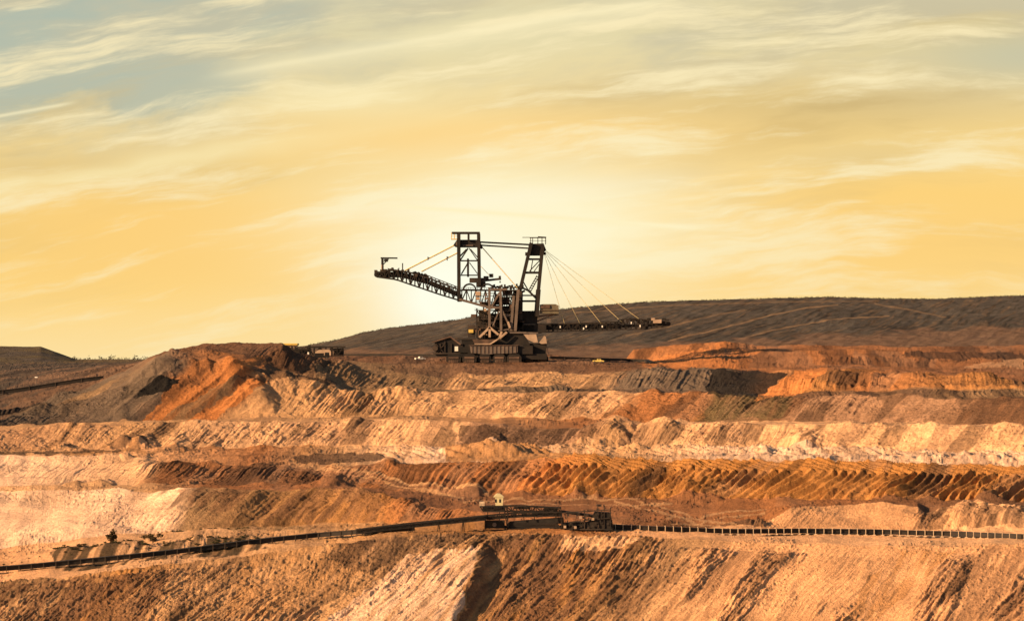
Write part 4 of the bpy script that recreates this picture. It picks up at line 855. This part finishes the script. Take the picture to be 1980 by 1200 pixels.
# ascending feeder bridge between the long belt and the tripper car
root = empty('feeder_bridge', W(800, 1030, D2 - 4), 'dark inclined belt bridge rising from the long conveyor up to the tripper car', 'conveyor bridge')
def Q3(px_, py_, dy=0.0): return ((px_ - 800) * s2, dy, (1030 - py_) * s2)
MAP = Q3; m = MB(); lattice(m, [(690, 1023), (800, 1010), (940, 996)], [(690, 1030), (800, 1018), (940, 1004)], 1.6, 30, .34, .2); m.build('truss', M['steel'], root)
m = MB(); m.beam(Q3(690, 1026.5), Q3(940, 1000), 2.6, 1.0); m.build('belt', M['rubber'], root)
for x_, y_ in ((720, 1026), (758, 1021), (800, 1016), (848, 1010), (895, 1006)):
    m = MB(); m.beam(Q3(x_, y_, -1.7), Q3(x_ - 3, 1036, -1.9), .22); m.beam(Q3(x_, y_, 1.7), Q3(x_ + 3, 1034, 1.9), .22); m.beam(Q3(x_, y_ + 2, -1.7), Q3(x_, y_ + 2, 1.7), .2); m.build('trestle', M['steel'], root)

# ------------------------------------------------------------------ belts on the upper bench and at the far left
rt, Q, L = belt_line('conveyor_belt', [(640, 688), (700, 689), (780, 687.5), (850, 688)], 12, 'thin dark belt conveyor on the upper bench, left of the giant machine', .6, 1.2, 3, 6)
uprights(rt, Q, 9, -1, .9, 3.2, mt='steel_mid', t=.3)
rt, Q, L = belt_line('conveyor_belt', [(1062, 694), (1110, 695), (1170, 697), (1215, 699), (1250, 701), (1262, 704)], 12, 'dark belt conveyor curving away on the upper bench, right of the giant machine', .8, 1.3, 3, 6)
uprights(rt, Q, 9, -1, .9, 3.2, mt='steel_mid', t=.3)
P0, P1 = ground(0, 762, 11), ground(200, 735, 11)
rt, Q, L = belt_line('conveyor_belt', [(-200, 781), (0, 763), (60, 755), (130, 744), (200, 735)], 12, 'dark belt conveyor crossing the grey slope at the far left', 1.4, 1.6, 3, 6)
uprights(rt, Q, 14, -1.6, 1.2, 3.2, mt='steel_mid', t=.3)
# ------------------------------------------------------------------ yard behind the red heap
def at13(px_, py_, dd=0): g = ground(px_, py_, 12); return W(px_, py_, g.y + dd)
DS = ground(620, 692, 12).y; sS = DS / F
root = empty('site_building', W(556, 676, DS + 40), 'low building with a yellowish flat roof and pale wall behind the red heap', 'building')
k_ = (DS + 40) / F
m = MB(); m.box((0, 0, 4 * k_), (38 * k_, 9, 9 * k_)); m.box((3 * k_, 0, -3 * k_), (44 * k_, 10, 8 * k_)); m.build('wall', M['tan'], root)
m = MB(); m.box((0, 0, 10.5 * k_), (42 * k_, 11, 4 * k_)); m.build('roof', M['yellow'], root, bevel=.2)
for i in range(6): m = MB(); m.box(((-16 + i * 6.4) * k_, -4.55, 4 * k_), (3.4 * k_, .12, 5 * k_)); m.build('window', M['glass'], root)
root = empty('transfer_station', W(628, 690, DS - 10), 'dark steel transfer station with a tan tarpaulined load, beside the red heap', 'transfer station')
k_ = (DS - 10) / F
def Q4(px_, py_, dy=0.0): return ((px_ - 628) * k_, dy, (690 - py_) * k_)
MAP = Q4; m = MB(); lattice(m, [(562, 672), (664, 671)], [(562, 688), (664, 688)], 4, 9, .5, .4); m.box(Q4(583, 680, 2), (36 * k_, 7, 12 * k_)); m.box(Q4(655, 680, 2), (18 * k_, 7, 13 * k_)); m.beam(Q4(598, 666, 0), Q4(598, 688, 0), 1.4); m.beam(Q4(590, 670, 0), Q4(668, 671, 0), 5, .8); m.build('frame', M['steel'], root)
m = MB(); m.prism([Q4(a, b)[::2] for a, b in ((609, 687), (611, 680), (617, 676), (638, 675.5), (641, 679), (641, 687))], -4.6, 3); m.build('tan_container', M['tan'], root)
m = MB(); m.box(Q4(597, 683, -4.4), (3 * k_, .6, 5 * k_)); m.build('panel', M['white'], root)

# ------------------------------------------------------------------ vehicles
def wheelset(rt, xs, y, r, w):
    for x_ in xs:
        for sy in (-y, y):
            m = MB(); m.tube((x_, sy - w / 2, r), (x_, sy + w / 2, r), r, 14); o = m.build('wheel', M['rubber'], rt)
            m = MB(); m.tube((x_, sy - w / 2 - .02, r), (x_, sy + w / 2 + .02, r), r * .5, 10); m.build('rim', M['pale_steel'], o)
def car(loc, label, paint, rz=0, sc_=1.0, truck=False):
    rt = empty('pickup_truck' if not truck else 'service_truck', loc, label, 'truck', rz=rz); rt.scale = (sc_,) * 3
    m = MB(); m.prism([(-2.6, .5), (2.5, .5), (2.6, 1.0), (1.5, 1.15), (-2.6, 1.15)], -.95, .95); m.build('body', M[paint], rt, bevel=.06)
    m = MB()
    if truck: m.prism([(.9, 1.15), (2.5, 1.15), (2.4, 2.3), (1.0, 2.3)], -.9, .9)
    else: m.prism([(-.7, 1.15), (1.5, 1.15), (.8, 1.85), (-.6, 1.85)], -.85, .85)
    m.build('cab', M[paint], rt, bevel=.06)
    m = MB()
    if truck: m.box((1.8, 0, 1.8), (1.0, 1.84, .5))
    else: m.box((.2, 0, 1.52), (1.1, 1.74, .38))
    m.build('window', M['glass'], rt)
    if truck: m = MB(); m.box((-.9, 0, 1.6), (3.1, 1.9, .9)); m.build('load_bed', M[paint], rt)
    wheelset(rt, (-1.7, 1.6), .85, .42, .3); return rt
def drop(px_, py_, k, dz=0.05): g = ground(px_, py_, k); g.z += dz; return g
car(drop(812, 697, 12, .15), 'white pickup truck parked on the upper bench left of the giant machine', 'white', .3, 1.15)
car(drop(622, 698, 12, .15), 'dark service truck standing below the transfer station', 'steel', .1, 1.6, True)
car(drop(1157, 703, 12, .15), 'small yellow pickup truck below the curved belt, right of the giant machine', 'yellow', -.2, 1.2)
def pylon(loc, h, label, grp=None):
    rt = empty('lamp_mast', loc, label, 'mast', grp)
    m = MB(); m.tube((0, 0, 0), (0, 0, h), .22, 6, .12); m.build('pole', M['pale_steel'], rt)
    m = MB(); m.box((0, 0, h), (1.6, .5, .6)); m.build('lamp_head', M['white'], rt)
pylon(drop(70, 745, 12), 4.5, 'thin lamp mast on the grey slope at the far left, above the conveyor')


# ------------------------------------------------------------------ shrubs and trees
def leaves(n, rx, ry, rz, sz, seed, cz=0):
    r_ = random.Random(seed); m = MB(); cl = [(r_.gauss(0, .42), r_.gauss(0, .42), r_.gauss(0, .42)) for _ in range(7)]
    for i in range(n):
        c_ = cl[r_.randrange(7)]; p = [c_[j] + r_.gauss(0, .22) for j in range(3)]
        p = Vector((p[0] * rx, p[1] * ry, p[2] * rz + cz)); a = Vector((r_.gauss(0, 1), r_.gauss(0, 1), r_.gauss(0, 1))).normalized(); b = a.cross(Vector((r_.gauss(0, 1), r_.gauss(0, 1), r_.gauss(0, 1)))).normalized()
        k = len(m.v); q = sz * r_.uniform(.6, 1.4)
        for v_ in (p - a * q, p + b * q * .6, p + a * q, p - b * q * .6): m.v.append(tuple(v_))
        m.f.append((k, k + 1, k + 2, k + 3))
    return m
def shrub(loc, h, w, label, mt, seed, group=None, name='shrub'):
    rt = empty(name, loc, label, 'shrub', group); m = MB(); r_ = random.Random(seed)
    for i in range(5): a = r_.uniform(0, 6.28); m.tube((0, 0, -.3), (math.cos(a) * w * .3, math.sin(a) * w * .3, h * r_.uniform(.5, .8)), .07 * h / 2, 5, .03)
    m.build('stem', M['bark'], rt)
    o = leaves(420, w * .55, w * .45, h * .42, .12 + h * .07, seed, h * .58).build('foliage', M[mt], rt); return rt
shrub(drop(216, 1049, 1, -.2), 4.6, 3.4, 'tall reddish brown shrub, left one of the two above the overgrown bank', 'bush', 1)
shrub(drop(296, 1047, 1, -.2), 4.2, 4.4, 'leaning reddish brown bush, right one of the two above the overgrown bank', 'bush', 2)
pr = [shrub(drop(112 + i * 5, 1066, 1, -.2), 1.5, 2.6, 'low olive shrub on the overgrown bank above the long belt', ('greenbush', 'bush')[i % 2], 20 + i, 'shrubs on the overgrown bank') for i in range(4)]
r2 = random.Random(12)
def scatter(n, fx, fy, k, scl, label, group, idx=None):
    for i in range(n):
        a = fx(r2); b = fy(r2, a)
        c_ = copy_tree(pr[r2.randrange(4)]); c_.location = drop(a, b, k, -.2); c_['label'] = label; c_['group'] = group
        q = scl(r2); c_.scale = (q, q, q * r2.uniform(.6, 1.0)); c_.rotation_euler.z = r2.uniform(0, 6.28)
scatter(95, lambda r: r.uniform(110, 500), lambda r, a: np.interp(a, [110, 200, 330, 500], [1074, 1064, 1058, 1049]) + r.uniform(-9, 7), 1, lambda r: r.uniform(.35, .85), 'low olive shrub on the overgrown bank above the long belt', 'shrubs on the overgrown bank')
scatter(26, lambda r: r.uniform(310, 500), lambda r, a: 1014 + r.uniform(-2, 6) + (a - 310) * .03, 1, lambda r: r.uniform(.25, .5), 'tiny dark shrub in the line along the toe of the brown ribbed slope', 'shrubs along the toe of the brown slope')
scatter(22, lambda r: r.uniform(5, 112), lambda r, a: np.interp(a, [0, 112], [1096, 1084]) + r.uniform(-10, 4), 1, lambda r: r.uniform(.2, .42), 'tiny dark shrub on the pale sand behind the left end of the long belt', 'shrubs on the pale sand')
# far-off woods along the two ridges and the horizon
def wood(name, label, fn, n, hgt, seed):
    r_ = random.Random(seed); m = MB()
    for i in range(n):
        p, base = fn(r_); h = hgt(r_); k0 = len(m.v)
        for j in range(12):
            c_ = p + Vector((r_.gauss(0, h * .28), r_.gauss(0, h * .25), base * 0 + h * abs(r_.gauss(.45, .28)))); k = len(m.v); q = h * r_.uniform(.14, .26)
            for s_ in range(4): a = Vector((r_.gauss(0, 1), r_.gauss(0, 1), r_.gauss(0, 1))).normalized() * q; m.v.append(tuple(c_ + a))
            m.f += [(k, k + 1, k + 2), (k, k + 1, k + 3), (k + 1, k + 2, k + 3), (k, k + 2, k + 3)]
    me = bpy.data.meshes.new(name); me.from_pydata(m.v, [], m.f); me.materials.append(M['wood']); o = bpy.data.objects.new(name, me); COL.objects.link(o)
    return tag(o, label, 'trees', None, 'stuff')
def ridge_pt(r_):
    while True:
        a = r_.uniform(600, 2400)
        if pn(np.array([a / 34.0]), np.array([1.3]))[0] > -.25 or r_.random() < .3: break
    y_ = np.interp(a, *zip(*RIDGE)); return W(a, y_ + .8, 3010 + r_.uniform(-25, 20)), 0
wood('scrub_woods', 'dark scrub and low trees fringing the crest of the long grey hill', ridge_pt, 2300, lambda r: r.uniform(.6, 1.6), 4)
def hor_pt(r_): a = r_.uniform(-400, 620); return W(a, 694.6, 4380 + r_.uniform(-30, 20)), 0
wood('horizon_woods', 'dark far-off wood along the flat horizon left of the red heap', hor_pt, 900, lambda r: r.uniform(1.0, 3.0) if r.random() < .93 else 6, 6)
